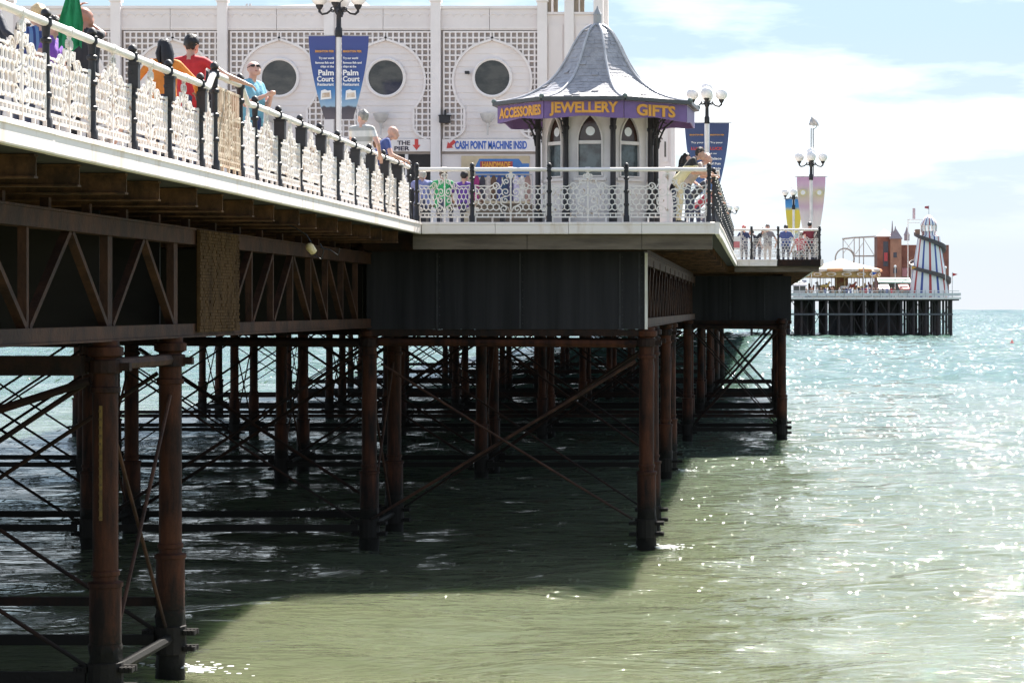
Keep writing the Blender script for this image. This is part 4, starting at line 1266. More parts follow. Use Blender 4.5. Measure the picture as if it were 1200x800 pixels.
# ------------------------------------------------------------------ banners
def grad_mat(name, stops):
    """flat print running down the banner (object z from 0 at the foot to 1 at the head)"""
    m = bpy.data.materials.new(name); m.use_nodes = True; N = m.node_tree.nodes; L = m.node_tree.links
    b = N['Principled BSDF']; b.inputs['Roughness'].default_value = 0.6
    tc_ = N.new('ShaderNodeTexCoord'); sp_ = N.new('ShaderNodeSeparateXYZ'); L.new(tc_.outputs['Generated'], sp_.inputs[0])
    n_ = N.new('ShaderNodeTexNoise'); n_.inputs['Scale'].default_value = 5; L.new(tc_.outputs['Generated'], n_.inputs['Vector'])
    a_ = N.new('ShaderNodeMath'); a_.operation = 'MULTIPLY_ADD'; a_.inputs[1].default_value = 0.06; L.new(n_.outputs['Fac'], a_.inputs[0]); L.new(sp_.outputs['Z'], a_.inputs[2])
    rp_ = N.new('ShaderNodeValToRGB'); e = rp_.color_ramp.elements
    e[0].position, e[0].color = stops[0][0], (*stops[0][1], 1); e[1].position, e[1].color = stops[-1][0], (*stops[-1][1], 1)
    for p, c in stops[1:-1]: q = e.new(p); q.color = (*c, 1)
    L.new(a_.outputs[0], rp_.inputs['Fac']); L.new(rp_.outputs[0], b.inputs['Base Color'])
    return m
M_ban1 = grad_mat('banner_blue_print', [(0.05, (0.10, 0.09, 0.11)), (0.17, (0.06, 0.055, 0.07)), (0.19, (0.28, 0.42, 0.55)), (0.36, (0.07, 0.22, 0.48)), (0.52, (0.045, 0.09, 0.28)), (1.0, (0.055, 0.075, 0.25))])
M_ban2 = grad_mat('banner_navy_print', [(0.0, (0.06, 0.16, 0.38)), (0.3, (0.05, 0.10, 0.25)), (1.0, (0.045, 0.065, 0.16))])
M_ban3 = grad_mat('banner_pink_print', [(0.0, (0.70, 0.45, 0.18)), (0.16, (0.72, 0.35, 0.25)), (0.3, (0.75, 0.70, 0.66)), (0.52, (0.70, 0.60, 0.60)), (0.6, (0.60, 0.42, 0.50)), (0.8, (0.66, 0.60, 0.40)), (0.9, (0.62, 0.44, 0.55)), (1.0, (0.60, 0.36, 0.52))])
M_ban4 = grad_mat('banner_yellow_print', [(0.0, (0.55, 0.60, 0.62)), (0.2, (0.30, 0.45, 0.55)), (0.3, (0.66, 0.52, 0.10)), (0.76, (0.72, 0.56, 0.06)), (0.85, (0.08, 0.30, 0.60)), (1.0, (0.04, 0.20, 0.50))])
M_print = mat('banner_white_ink', (0.80, 0.80, 0.80), 0.6, var=.03); M_card = mat('banner_card', (0.72, 0.66, 0.58), 0.6, col2=(0.45, 0.32, 0.22), scale=9)
def banner(label, x, y, ztop, w, h, side, ma, lines=(), wave=0.03, tip=0.42, card=False, head=None):
    """cloth shield on one side of a pole; lines: (text, share of width, height share from the top, size, material)"""
    t = thing('banner', label, 'banner', (x, y, ztop - h), 0.0, 'shield banners hung on the lamp posts')
    nx, nz_ = 6, 16
    m = MB(); vs = []
    def edge(v): return w * (1 - (1 - tip) * (v ** 1.7))      # v: 0 head, 1 foot
    def yw(u, v): return wave * math.sin(2.3 * u + 5 * v) * (0.3 + v)
    for d in (0, 0.006):
        for i in range(nz_ + 1):
            v = i / nz_
            for j in range(nx + 1):
                u = j / nx; vs.append((side * u * edge(v), yw(u, v) + d, h * (1 - v)))
    K = (nx + 1) * (nz_ + 1); fs = []
    for i in range(nz_):
        for j in range(nx):
            a = i * (nx + 1) + j; q = (a, a + 1, a + nx + 2, a + nx + 1)
            fs.append(q if side < 0 else q[::-1]); q2 = tuple(z + K for z in q); fs.append(q2[::-1] if side < 0 else q2)
    m.add(vs, fs); cl = obj('cloth', m.mesh('cloth', ma, True), t)
    for txt, ws, v, sz, mt in lines:
        wd = edge(v) * ws
        tm = text_mb(txt, sz, 0.004, sz * 0.03, wd, 1.0)
        tm.xform(Matrix.Translation((side * (0.05 * w + wd / 2), -abs(wave) * 0.9 - 0.012 + yw(.5, v) * .6, h * (1 - v)))); obj('lettering', tm.mesh('lettering', mt), cl)
    if card:
        q = MB(); v = 0.715; wd = edge(v)
        q.prism([(-.30 * wd, -.055 * h), (.31 * wd, -.04 * h), (.28 * wd, .06 * h), (.1 * wd, .055 * h), (-.05 * wd, .07 * h), (-.27 * wd, .055 * h)], 0, .004)
        q.prism([(-.22 * wd, -.03 * h), (.23 * wd, -.02 * h), (.21 * wd, .035 * h), (-.2 * wd, .025 * h)], -.004, -.001, 1)
        q.xform(Matrix.Translation((side * .52 * wd, -abs(wave) - .012 + yw(.5, v) * .6, h * (1 - v)))); obj('printed_card', q.mesh('printed_card', [M_print, M_card]), cl)
    m = MB(); m.tube([(0, .012, h), (side * (w + .08), .012, h)], 0.014, 6); obj('rail', m.mesh('rail', M_steel), t)
    return t
s1_ = LY1 / FP
L1 = [('BRIGHTON PIER', .72, .19, .07, M_gold), ('Try our world', .60, .275, .07, M_print), ('famous fish and', .76, .325, .07, M_print), ('chips at the', .56, .375, .07, M_print), ('Palm', .68, .445, .18, M_print), ('Court', .78, .52, .17, M_print), ('Restaurant', .80, .585, .09, M_print)]
for s, lb in ((-1, 'blue restaurant banner on the left of the lamp post before the hall'), (1, 'blue restaurant banner on the right of the lamp post before the hall')):
    banner(lb, at(397, LY1) + s * 0.075, LY1 - .02, zat(42, LY1), 31.5 * s1_, 98 * s1_, s, M_ban1, L1, card=True, wave=.02, tip=.40)
s2_ = LY2 / FP
L2 = [('BRIGHTON PIER', .72, .17, .06, M_gold), ('Try your', .68, .28, .07, M_print), ('LUCK', .70, .36, .12, M_inkr), ('at our', .40, .43, .06, M_print), ('Palace', .70, .50, .10, M_print), ('of Fun', .68, .57, .10, M_print), ('Arcade', .74, .635, .08, M_print)]
for s, lb in ((-1, 'navy arcade banner left of the lamp post beside the kiosk'), (1, 'navy arcade banner right of the lamp post beside the kiosk')):
    banner(lb, at(828.5, LY2) + s * 0.07, LY2 - .02, zat(144, LY2), 23.5 * s2_, 84 * s2_, s, M_ban2, L2, card=True, wave=.02, tip=.38)
s3_ = LY3 / FP
for s, lb in ((-1, 'pink and cream banner left of the masted lamp post'), (1, 'pink and cream banner right of the masted lamp post')):
    t = banner(lb, at(950.5, LY3) + s * 0.065, LY3 - .02, zat(207, LY3), 15 * s3_, 82 * s3_, s, M_ban3, (), wave=.04, tip=.25)
    m = MB(); m.lathe([(.14, 0), (.14, .012)], (0, 0, 0), 14); m.lathe([(.09, .0125), (.085, .02)], (0, 0, 0), 12, 1); m.xform(Matrix.Translation((s * .26, -.05, 82 * s3_ * .77)) @ Matrix.Rotation(R(90), 4, 'X')); obj('printed_disc', m.mesh('printed_disc', [mat('disc_yellow', (.66, .60, .35), .6), M_print]), t)
s4_ = LY4 / FP
for s, lb in ((-1, 'blue and yellow banner left of the smaller far lamp post'), (1, 'blue and yellow banner right of the smaller far lamp post')):
    banner(lb, at(930, LY4) + s * 0.065, LY4 - .02, zat(233, LY4), 8.5 * s4_, 52 * s4_, s, M_ban4, (), wave=.05, tip=.3)

# ------------------------------------------------------------------ stall behind the front railing
st = thing('souvenir_stall', 'low souvenir stall with a blue sign and hanging clothes behind the railing', 'stall', (at(590, 56.5), 56.5, ZD + .004))
k5 = 56.5 / FP
def SX(px): return (px - 590) * k5
def SZ(py): return zat(py, 56.5) - ZD
m = MB(); m.prism([(SX(560), SZ(208)), (SX(620), SZ(208)), (SX(620), SZ(192)), (SX(612), SZ(192)), (SX(608), SZ(186.5)), (SX(562), SZ(186.5)), (SX(558), SZ(194)), (SX(556), SZ(200))], -.05, .05); sg = obj('sign', m.mesh('sign', mat('sign_blue', (.05, .17, .45), .5)), st)
m = MB(); m.box(SX(563), SX(601), -.062, -.052, SZ(198), SZ(189.5)); obj('sign_panel', m.mesh('sign_panel', mat('sign_red', (.35, .06, .06), .5)), sg)
t = text_mb('HANDMADE', .2, .008, .008, 33 * k5, 1.0); t.xform(Matrix.Translation((SX(582), -.07, SZ(193.7)))); obj('lettering', t.mesh('lettering', M_gold), sg)
m = MB(); m.box(SX(556), SX(626), -.4, .4, 0, .85); obj('counter', m.mesh('counter', M_timber), st)
cc = [(.30, .03, .16), (.05, .05, .07), (.55, .5, .48), (.1, .06, .04), (.06, .07, .2), (.04, .08, .16), (.05, .05, .12), (.5, .47, .62), (.7, .68, .66), (.3, .2, .18)]
for i, c_ in enumerate(cc):
    x = SX(561 + i * 6.6); m = MB()
    m.prism([(x - .07, .92), (x + .06, .9), (x + .065, 1.4), (x + .03, 1.52), (x - .03, 1.52), (x - .075, 1.4)], -.42 + .03 * (i % 3), -.36 + .03 * (i % 3)); obj('garment', m.mesh('garment', mat('garment_%d' % i, c_, .8, var=.3, scale=8)), st)
m = MB(); m.tube([(SX(556), -.38, 1.55), (SX(626), -.38, 1.55)], .02, 6); m.tube([(SX(556), -.38, 0), (SX(556), -.38, 1.55)], .02, 6); m.tube([(SX(626), -.38, 0), (SX(626), -.38, 1.55)], .02, 6); obj('clothes_rail', m.mesh('clothes_rail', M_steel), st)
# notice boards wired to the railings
for (px, py0, py1, hw2, y, lb) in ((862.5, 283, 292, 5.5, YF2 - .04, 'white notice with a red panel tied to the far railing'),):
    m = MB(); k6 = y / FP
    m.box(-hw2 * k6, hw2 * k6, -.02, 0, 0, (py1 - py0 + 6) * k6); m.box(-hw2 * k6 * .8, hw2 * k6 * .8, -.026, -.021, .05, (py1 - py0) * k6, 1)
    o = m.build('notice_board', [M_print, mat('notice_red', (.6, .2, .22), .6)], loc=(at(px, y), y, zat(py1, y))); tag(o, lb, 'sign')
# ------------------------------------------------------------------ people
def ico(sub=1):
    bm = bmesh.new(); bmesh.ops.create_icosphere(bm, subdivisions=sub + 1, radius=1.0)
    v = np.array([p.co[:] for p in bm.verts]); f = np.array([[q.index for q in t.verts] for t in bm.faces]); bm.free()
    return v, f
ICO_V, ICO_F = ico(1)
def ik(a, b, l1, l2, pole):
    """elbow between shoulder a and wrist b; also returns a wrist pulled into reach"""
    a = Vector(a); b = Vector(b); d = b - a; L = d.length
    if L > (l1 + l2) * 0.985: b = a + d * ((l1 + l2) * 0.985 / L); d = b - a; L = d.length
    x = (l1 * l1 - l2 * l2 + L * L) / (2 * L); h = math.sqrt(max(0, l1 * l1 - x * x))
    u = d / L; p = Vector(pole); p = p - u * p.dot(u)
    p = p.normalized() if p.length > 1e-4 else Vector((0, 0, -1))
    return a + u * x + p * h, b
SKIN_L = (0.56, 0.33, 0.25); SKIN_P = (0.62, 0.36, 0.28); SKIN_D = (0.24, 0.12, 0.075)
_pm = {}
def pm(kind, c, rough=0.75, var=0.14, sc=9):
    key = (kind, c)
    if key not in _pm: _pm[key] = mat('%s_%d' % (kind, len(_pm)), c, rough, var=var, scale=sc, bump=0.8 if kind != 'skin' else 0.05, bscale=7)
    return _pm[key]
def shirt_stripes(name, c1, c2, n, axis='Z'):
    m = bpy.data.materials.new(name); m.use_nodes = True; N = m.node_tree.nodes; L = m.node_tree.links
    b = N['Principled BSDF']; b.inputs['Roughness'].default_value = 0.8
    t = N.new('ShaderNodeTexCoord'); s = N.new('ShaderNodeSeparateXYZ'); L.new(t.outputs['Object'], s.inputs[0])
    mu = N.new('ShaderNodeMath'); mu.operation = 'MULTIPLY'; mu.inputs[1].default_value = n; L.new(s.outputs[axis], mu.inputs[0])
    fr_ = N.new('ShaderNodeMath'); fr_.operation = 'FRACT'; L.new(mu.outputs[0], fr_.inputs[0])
    r = N.new('ShaderNodeValToRGB'); r.color_ramp.interpolation = 'CONSTANT'; e = r.color_ramp.elements
    e[0].color = (*c1, 1); e[1].position = 0.55; e[1].color = (*c2, 1); L.new(fr_.outputs[0], r.inputs['Fac']); L.new(r.outputs[0], b.inputs['Base Color'])
    return m
EYE = mat('eye_dark', (0.03, 0.02, 0.02), 0.3); LIP = mat('lip', (0.36, 0.13, 0.11), 0.5)

def person(label, loc, face=0.0, h=1.75, lean=0.0, head=(0, 0), lw=(-.24, .05, -.5), rw=(.24, .05, -.5), lp=(-.6, -1, 0), rp_=(.6, -1, 0),
           skin=SKIN_L, top=(.3, .3, .3), legs=(.05, .06, .10), shoe=(.03, .03, .03), sleeve=0.75, hair=(.05, .03, .02), style='short', topmat=None,
           sit=False, skirt=False, voxel=0.017, stride=0.0, group='people along the pier railings', fat=1.0, z=ZD + 0.004, hands=True):
    """face: heading in radians, 0 = looking out to sea (+y), anticlockwise. wrists are given from the shoulders, metres, person's own frame"""
    k = h / 1.75
    sph = []                                     # x, y, z, r, material
    def chain(pts, rs, mi, mi2=None, split=2.0):
        pts = [Vector(p) for p in pts]
        tot = sum((b - a).length for a, b in zip(pts, pts[1:])); run = 0
        for i, (a, b) in enumerate(zip(pts, pts[1:])):
            L = (b - a).length; n = max(2, int(L / (0.30 * min(rs[i], rs[i+1]))) + 1)
            for q in range(n + (1 if i == len(pts) - 2 else 0)):
                t = q / n; r = rs[i] * (1 - t) + rs[i+1] * t; p = a.lerp(b, t)
                sph.append((p.x, p.y, p.z, r, mi if (mi2 is None or (run + L * t) / tot < split) else mi2))
            run += L
    S_, T_, B_, F_ = 0, 1, 2, 3
    hz = 0.50 if sit else 0.93
    H = Vector((0, -0.02 if not sit else -0.1, hz))
    up = Vector((0, math.sin(lean), math.cos(lean))); fw = Vector((0, math.cos(lean), -math.sin(lean))); rt = Vector((1, 0, 0))
    def tp(x, f, t): return H + rt * x + fw * f + up * t
    # legs
    for s in (-1, 1):
        hip = H + Vector((s * .09, 0, -.02))
        if sit: knee = hip + Vector((s * .05, .42, .02)); ank = knee + Vector((0, .02, -.42))
        else:
            fy = s * stride
            ank = Vector((s * .10, -.03 + fy, .08)); knee = (hip + ank) / 2 + Vector((s * .01, .03, .02))
        chain([hip, knee, ank + Vector((0, 0, .03))], [.088 * fat, .060, .046], B_)
        chain([ank + Vector((0, -.03, -.035)), ank + Vector((s * .015, .15, -.045))], [.042, .034], F_)
    if skirt: chain([H + Vector((0, 0, .05)), Vector((0, 0, .25))], [.16, .19], B_)
    # trunk
    for s in (-1, 0, 1):
        chain([tp(s * .075, 0, -.03), tp(s * .07 * fat, .01, .17), tp(s * .085 * fat, .01, .34), tp(s * .10, -.005, .44)], [.105 * fat, .10 * fat, .105, .085], T_)
    chain([tp(0, 0, -.06), tp(0, 0, .0)], [.12 * fat, .12 * fat], B_)
    for s in (-1, 1): chain([tp(s * .055, -.01, .50), tp(s * .17, -.01, .475)], [.058, .062], T_)
    # neck, head
    hy, hp_ = head
    base = tp(0, -.01, .50); hd = tp(0, .03, .68)
    chain([base, hd + Vector((0, -.01, -.05))], [.056, .052], S_)
    Rm = Matrix.Rotation(hy, 3, 'Z') @ Matrix.Rotation(-hp_, 3, 'X')
    def hpnt(x, y, z): return hd + Rm @ Vector((x, y, z))
    for (x, y, z_, r) in ((0, -.018, .03, .092), (0, .0, .02, .088), (0, .02, -.02, .076), (0, .035, -.055, .058), (0, .052, -.082, .04), (-.03, .035, -.055, .05), (.03, .035, -.055, .05),
                          (0, .097, -.012, .014), (0, .106, -.026, .016), (0, .085, -.062, .02), (-.085, -.005, -.012, .018), (.085, -.005, -.012, .018), (-.084, -.008, .004, .018), (.084, -.008, .004, .018),
                          (-.03, .075, .018, .02), (.03, .075, .018, .02)):
        p = hpnt(x, y, z_); sph.append((p.x, p.y, p.z, r, S_))
    # arms and hands
    for s, w_, pole in ((-1, lw, lp), (1, rw, rp_)):
        sh = tp(s * .185, -.01, .475); wr = sh + Vector(w_) / k
        el, wr = ik(sh, wr, .29, .26, pole)
        chain([sh, el, wr], [.056, .043, .030], T_, S_, sleeve * 0.53 if sleeve <= 1 else sleeve)
        d = (wr - el).normalized(); side = d.cross(Vector((0, 0, 1)))
        side = side.normalized() if side.length > .1 else Vector((1, 0, 0)); dn = side.cross(d).normalized()
        pc = wr + d * .05
        for q in (-1.2, 0, 1.2): chain([wr + d * .01 + side * q * .012, wr + d * .085 + side * q * .02], [.020, .018], S_)
        if hands:
            for q, ln in ((-1.5, .058), (-.5, .075), (.5, .078), (1.5, .066)):
                a = wr + d * .095 + side * q * .021; b = a + d * ln * .55 - dn * .012; c = b + d * ln * .3 - dn * .03
                chain([a, b, c], [.0105, .010, .009], S_)
            a = wr + d * .03 + side * .03 * -s; b = a + (d * .5 + side * -s * .7).normalized() * .04; chain([a, b, b + d * .03 - dn * .01], [.014, .012, .010], S_)
    A = np.array([q[:4] for q in sph]); mi = np.array([q[4] for q in sph])
    V = (ICO_V[None] * A[:, 3][:, None, None] + A[:, None, :3]).reshape(-1, 3)
    F = (ICO_F[None] + (np.arange(len(A)) * len(ICO_V))[:, None, None]).reshape(-1, 3)
    me = bpy.data.meshes.new('body'); me.from_pydata(V.tolist(), [], F.tolist())
    o = bpy.data.objects.new('person', me); COL.objects.link(o)
    md = o.modifiers.new('r', 'REMESH'); md.mode = 'VOXEL'; md.voxel_size = voxel; md.use_smooth_shade = True
    md2 = o.modifiers.new('s', 'SMOOTH'); md2.factor = 0.5; md2.iterations = 3
    bpy.context.view_layer.update()
    dg = bpy.context.evaluated_depsgraph_get()
    body = bpy.data.meshes.new_from_object(o.evaluated_get(dg)); body.name = 'person'
    o.modifiers.clear(); o.data = body; bpy.data.meshes.remove(me)
    n = len(body.polygons); c = np.empty(n * 3); body.polygons.foreach_get('center', c); c = c.reshape(-1, 3)
    best = np.full(n, 1e9); bm_ = np.zeros(n, int)
    for i in range(len(A)):
        d = np.linalg.norm(c - A[i, :3], axis=1) - A[i, 3]
        u = d < best; best[u] = d[u]; bm_[u] = mi[i]
    for s in (-1, 1):
        p = hpnt(s * .03, .09, .014); bm_[np.linalg.norm(c - np.array(p), axis=1) < .013] = 4
    p = hpnt(0, .10, -.062); q = np.abs(c - np.array(p)); bm_[(np.linalg.norm(c - np.array(p), axis=1) < .022) & (q[:, 2] < .008)] = 5
    for m_ in (pm('skin', skin, .5), topmat or pm('top', top), pm('trousers', legs), pm('shoe', shoe), EYE, LIP): body.materials.append(m_)
    body.polygons.foreach_set('material_index', bm_.astype(np.int32)); body.polygons.foreach_set('use_smooth', [True] * n); body.update()
    o.location = (loc[0], loc[1], z); o.rotation_euler = (0, 0, face); o.scale = (k, k, k)
    tag(o, label, 'person', group)
    # hair
    if style != 'bald':
        m = MB(); m.ball((0, 0, 0), 1.0, 30, 20); vs = []; sd = len(label) * 1.7
        for x, y, z_ in m.v:
            f = (y > .30 and z_ < .40 + .15 * noise.noise(Vector((x * 4, sd, 1)))) or (z_ < -.30 and y > .0) or (z_ < -.80 + .2 * noise.noise(Vector((x * 5, y * 5, sd)))) or (abs(x) > .6 and z_ < -.25 and y > -.45)
            P_ = Vector((x, y, z_))
            rr = 0.78 if f else 1.0 + 0.10 * noise.noise(P_ * 2.5 + Vector((sd, 0, 0))) + 0.07 * noise.noise(P_ * 7 + Vector((0, sd, 0))) + .05 * noise.noise(P_ * 15)
            if style == 'thin' and (z_ > .5): rr *= .93
            p = Vector((x * .092 * rr, y * .106 * rr - .012, z_ * .112 * rr + .028)); vs.append(hpnt(*p))
        hb = MB(); hb.add(vs, m.f)
        if style == 'long':
            hb.tube([hpnt(0, -.06, .06), hpnt(0, -.095, -.05), hpnt(0, -.11, -.18), hpnt(0, -.10, -.32)], [.07, .088, .085, .05], 12)
            for s in (-1, 1): hb.tube([hpnt(s * .06, -.03, .03), hpnt(s * .088, -.03, -.07), hpnt(s * .08, -.05, -.2)], [.04, .045, .03], 8)
        obj('hair', hb.mesh('hair', pm('hair', hair, .5, .3, 20), True), o)
    return o, hpnt

def stand(px, x):                      # point on the line of sight of a column of the picture, at distance x from the pier axis
    return (x, x * FP / (px - 890.0))
XB = -7.22
# --- near stretch, from the beach end
person('person in dark jacket at the very left end of the railing', stand(-4, -7.9), R(-60), 1.68, top=(.03, .035, .05), hair=(.06, .04, .03), lw=(-.2, .25, -.35), rw=(.2, .25, -.35), sleeve=2)
person('fair-haired person in a blue striped shirt near the left end', stand(45, -8.0), R(40), 1.70, hair=(.62, .45, .24), topmat=shirt_stripes('striped_blue_shirt', (.12, .22, .42), (.03, .05, .18), 14, 'X'), lw=(-.2, .3, -.3), rw=(.2, .3, -.3))
person('person in purple top half hidden by the green cloth', stand(63, -7.55), R(-100), 1.45, top=(.20, .07, .42), sleeve=.5, hair=(.03, .02, .02))
g3, hp3 = person('bald man in black holding up a green cloth', stand(99, -7.75), R(-8), 1.80, top=(.022, .022, .026), legs=(.015, .015, .018), style='bald', skin=(.42, .20, .14), lw=(-.02, .22, .34), rw=(-.30, .30, .20), lp=(-1, .1, .15), rp_=(.8, .5, -.6), sleeve=.7, head=(R(-40), R(-5)))
# green cloth hanging from his hands
m = MB(); vs = []; cx, cy = stand(87, -7.32)
for i in range(17):
    v = i / 16
    for j in range(11):
        u = j / 10 - .5; w = .08 + .15 * min(1, v * 1.8)
        vs.append((cx + u * w * 1.15 - .03 * v, cy - .05 + .03 * math.sin(u * 17 + v * 3) * (.35 + v), 8.33 - v * .64 - .05 * math.cos(u * 9) * v))
fs = [(i*11+j, i*11+j+1, (i+1)*11+j+1, (i+1)*11+j) for i in range(16) for j in range(10)]
m.add(vs, fs); n_ = len(m.v); m.add([(x, y + .008, z) for x, y, z in vs], [f[::-1] for f in fs])
tag(m.build('cloth', mat('green_cloth', (.02, .27, .11), .8, var=.25, scale=4), smooth=True), 'bright green cloth held up at the left end of the railing', 'cloth')
person('long-haired woman in an orange top at the railing', stand(192, -7.2), R(15), 1.58, top=(.72, .24, .04), legs=(.05, .05, .08), hair=(.012, .010, .012), style='long', skin=SKIN_D, lw=(-.18, .25, -.35), rw=(.22, .25, -.30), sleeve=1.2, head=(R(25), 0))
person('dark-haired man in a red T-shirt with his arm on the railing', stand(224, -7.3), R(-8), 1.84, top=(.50, .022, .028), legs=(.06, .07, .12), hair=(.012, .010, .010), skin=SKIN_L, rw=(.50, .18, -.28), lw=(-.2, .18, -.42), rp_=(.2, -.6, -.6), sleeve=.55, head=(R(10), 0))
person('dark-haired girl mostly hidden behind the man in red', stand(238, -7.75), R(-20), 1.68, top=(.03, .025, .03), hair=(.014, .010, .010), style='long', skin=SKIN_L)
person('small dark-haired child in black behind the raised railing panel', stand(253, -7.45), R(-30), 1.38, top=(.02, .02, .022), legs=(.30, .32, .33), hair=(.02, .012, .01), skin=SKIN_L)
b8, hp8 = person('bald man in sunglasses and a light blue shirt looking at his hands', stand(297, -7.2), R(-118), 1.86, top=(.16, .42, .55), legs=(.03, .05, .16), style='bald', skin=SKIN_P, lw=(.13, .30, -.16), rw=(-.13, .27, -.18), lp=(-.5, -.3, -1), rp_=(.5, -.3, -1), sleeve=.6, head=(R(-35), R(-20)))
m = MB()
for s in (-1, 1): m.tube([hp8(s * .008, .098, .016), hp8(s * .032, .096, .014), hp8(s * .058, .078, .016)], [.014, .021, .013], 8)
m.tube([hp8(-.06, .078, .018), hp8(-.09, 0, .02)], .005, 5); m.tube([hp8(.06, .078, .018), hp8(.09, 0, .02)], .005, 5)
obj('sunglasses', m.mesh('sunglasses', M_black, True), b8)
person('grey-haired man in a white and grey striped T-shirt with hand to face', stand(425, -7.02), R(-15), 1.84, topmat=shirt_stripes('white_grey_shirt', (.70, .69, .66), (.40, .40, .38), 5.5), hair=(.30, .28, .26), style='thin', skin=SKIN_P, lw=(.06, .22, .06), rw=(.10, .12, -.46), lp=(-.8, .2, -1), sleeve=.6, head=(R(50), R(-5)))
person('bald man in a dark blue polo leaning over the railing', stand(438, -7.22), R(-70), 1.86, lean=R(30), top=(.06, .09, .26), legs=(.40, .40, .42), style='bald', skin=SKIN_P, lw=(-.05, .28, -.34), rw=(.05, .28, -.34), sleeve=.6, head=(0, R(8)))
person('brown-haired person just behind the leaning bald man', stand(443, -7.7), R(-40), 1.74, top=(.25, .2, .2), hair=(.13, .06, .03))
person('dark-haired person in a navy top behind the striped shirt at the left end', stand(28, -8.5), R(-30), 1.66, top=(.03, .04, .09), hair=(.03, .02, .015), sleeve=1.2)
person('woman with brown hair in a grey top standing back from the orange top', stand(168, -9.2), R(30), 1.60, top=(.22, .21, .22), hair=(.10, .05, .03), style='long')
# --- seated behind the front railing
bench = thing('bench', 'long bench behind the railing left of the kiosk', 'bench', (-6.1, 47.75, ZD + .004))
for i in range(4):
    m = MB(); m.box(-.95, .95, -.22 + i * .115, -.12 + i * .115, .40, .44); obj('slat', m.mesh('slat', M_timber), bench)
for x in (-.8, .8):
    m = MB(); m.box(x - .04, x + .04, -.2, .2, 0, .395); obj('leg', m.mesh('leg', M_black), bench)
person('seated person in a mauve blue shirt left of the green T-shirt', (at(495, 47.7), 47.7), R(10), 1.66, sit=True, lean=R(24), top=(.20, .22, .42), style='thin', hair=(.45, .42, .38), lw=(-.12, .35, -.3), rw=(.12, .35, -.3))
person('seated person in a bright green T-shirt behind the railing', (at(519, 47.7), 47.7), R(0), 1.62, sit=True, lean=R(14), top=(.03, .34, .11), hair=(.10, .07, .05), lw=(-.2, .3, -.3), rw=(.2, .3, -.3), fat=1.12, sleeve=.7)
person('dark-haired child in purple seated on the bench end', (at(545, 47.7), 47.7), R(-5), 1.52, sit=True, top=(.13, .05, .30), hair=(.02, .014, .014), lw=(-.15, .3, -.3), rw=(.15, .3, -.3))
# --- at the kiosk corner, leaning out to sea
person('dark-haired man in black and cream leaning on the corner railing', (-1.60, 46.6), R(-80), 1.72, lean=R(38), topmat=shirt_stripes('cream_black_top', (.55, .50, .30), (.02, .02, .02), 1.3), legs=(.5, .45, .3), hair=(.03, .018, .012), lw=(-.05, .27, -.24), rw=(.05, .27, -.24), head=(0, R(10)))
person('pink-faced person with fair hair next to the man at the corner', (-1.47, 47.5), R(-85), 1.66, lean=R(38), top=(.45, .36, .30), hair=(.50, .30, .24), style='thin', skin=SKIN_P, lw=(-.05, .27, -.22), rw=(.05, .27, -.22))
person('dark-haired person in dark clothes leaning out further along', (-1.52, 52.2), R(-90), 1.55, lean=R(45), top=(.05, .05, .06), hair=(.02, .015, .012), lw=(-.05, .27, -.22), rw=(.05, .27, -.22))
person('person in a red top leaning over the seaward railing', (-1.52, 57.5), R(-90), 1.60, lean=R(45), top=(.40, .05, .07), hair=(.05, .03, .02), lw=(-.05, .27, -.22), rw=(.05, .27, -.22))
person('person in grey leaning over the seaward railing, farthest of the row', (-1.52, 64.5), R(-90), 1.62, lean=R(42), top=(.22, .22, .24), hair=(.20, .12, .08), lw=(-.05, .27, -.22), rw=(.05, .27, -.22))
person('woman in black with long dark hair just behind the corner pair', (-1.75, 48.6), R(-95), 1.62, lean=R(20), top=(.02, .02, .022), hair=(.02, .014, .012), style='long', lw=(-.12, .3, -.35), rw=(.12, .3, -.35))
# --- on the second widening
G2 = 'people on the second widening'
def p2(label, px, y, **kw): person(label, (at(px, y), y), group=G2, voxel=.024, **kw)
p2('person in dark blue with a red and white hat on the second widening', 872, 97, face=R(-150), h=1.78, top=(.03, .04, .10), hair=(.62, .12, .12))
p2('person in black bending at the second widening', 884, 95, face=R(-90), h=1.75, lean=R(35), top=(.02, .02, .025), hair=(.03, .02, .02))
p2('person in dark grey coat bending beside them on the widening', 890, 98, face=R(90), h=1.75, lean=R(30), top=(.035, .035, .045), hair=(.03, .02, .02))
p2('dark-haired person in grey with pale trousers on the widening', 899.5, 96, face=R(170), h=1.78, top=(.20, .19, .20), legs=(.5, .45, .42), hair=(.03, .02, .02))
p2('broad person in a blue shirt seen through the far railing', 921, 97, face=R(0), h=1.80, top=(.07, .10, .26), hair=(.05, .04, .035), fat=1.2)
p2('person in dark red at the outer corner of the widening', 949, 88, face=R(-20), h=1.58, top=(.20, .03, .05), hair=(.02, .015, .015))
p2('seated person in pale pink on the widening', 938, 88, face=R(10), h=1.6, sit=True, top=(.55, .12, .14), hair=(.1, .06, .04))
m = MB(); m.box(-.35, .35, -.2, .2, .42, .46); [m.box(x - .03, x + .03, -.15, .15, 0, .419) for x in (-.28, .28)]
tag(m.build('stool', M_timber, loc=(at(938, 88), 87.9, ZD + .004)), 'plain wooden seat under the person in pale pink', 'seat')
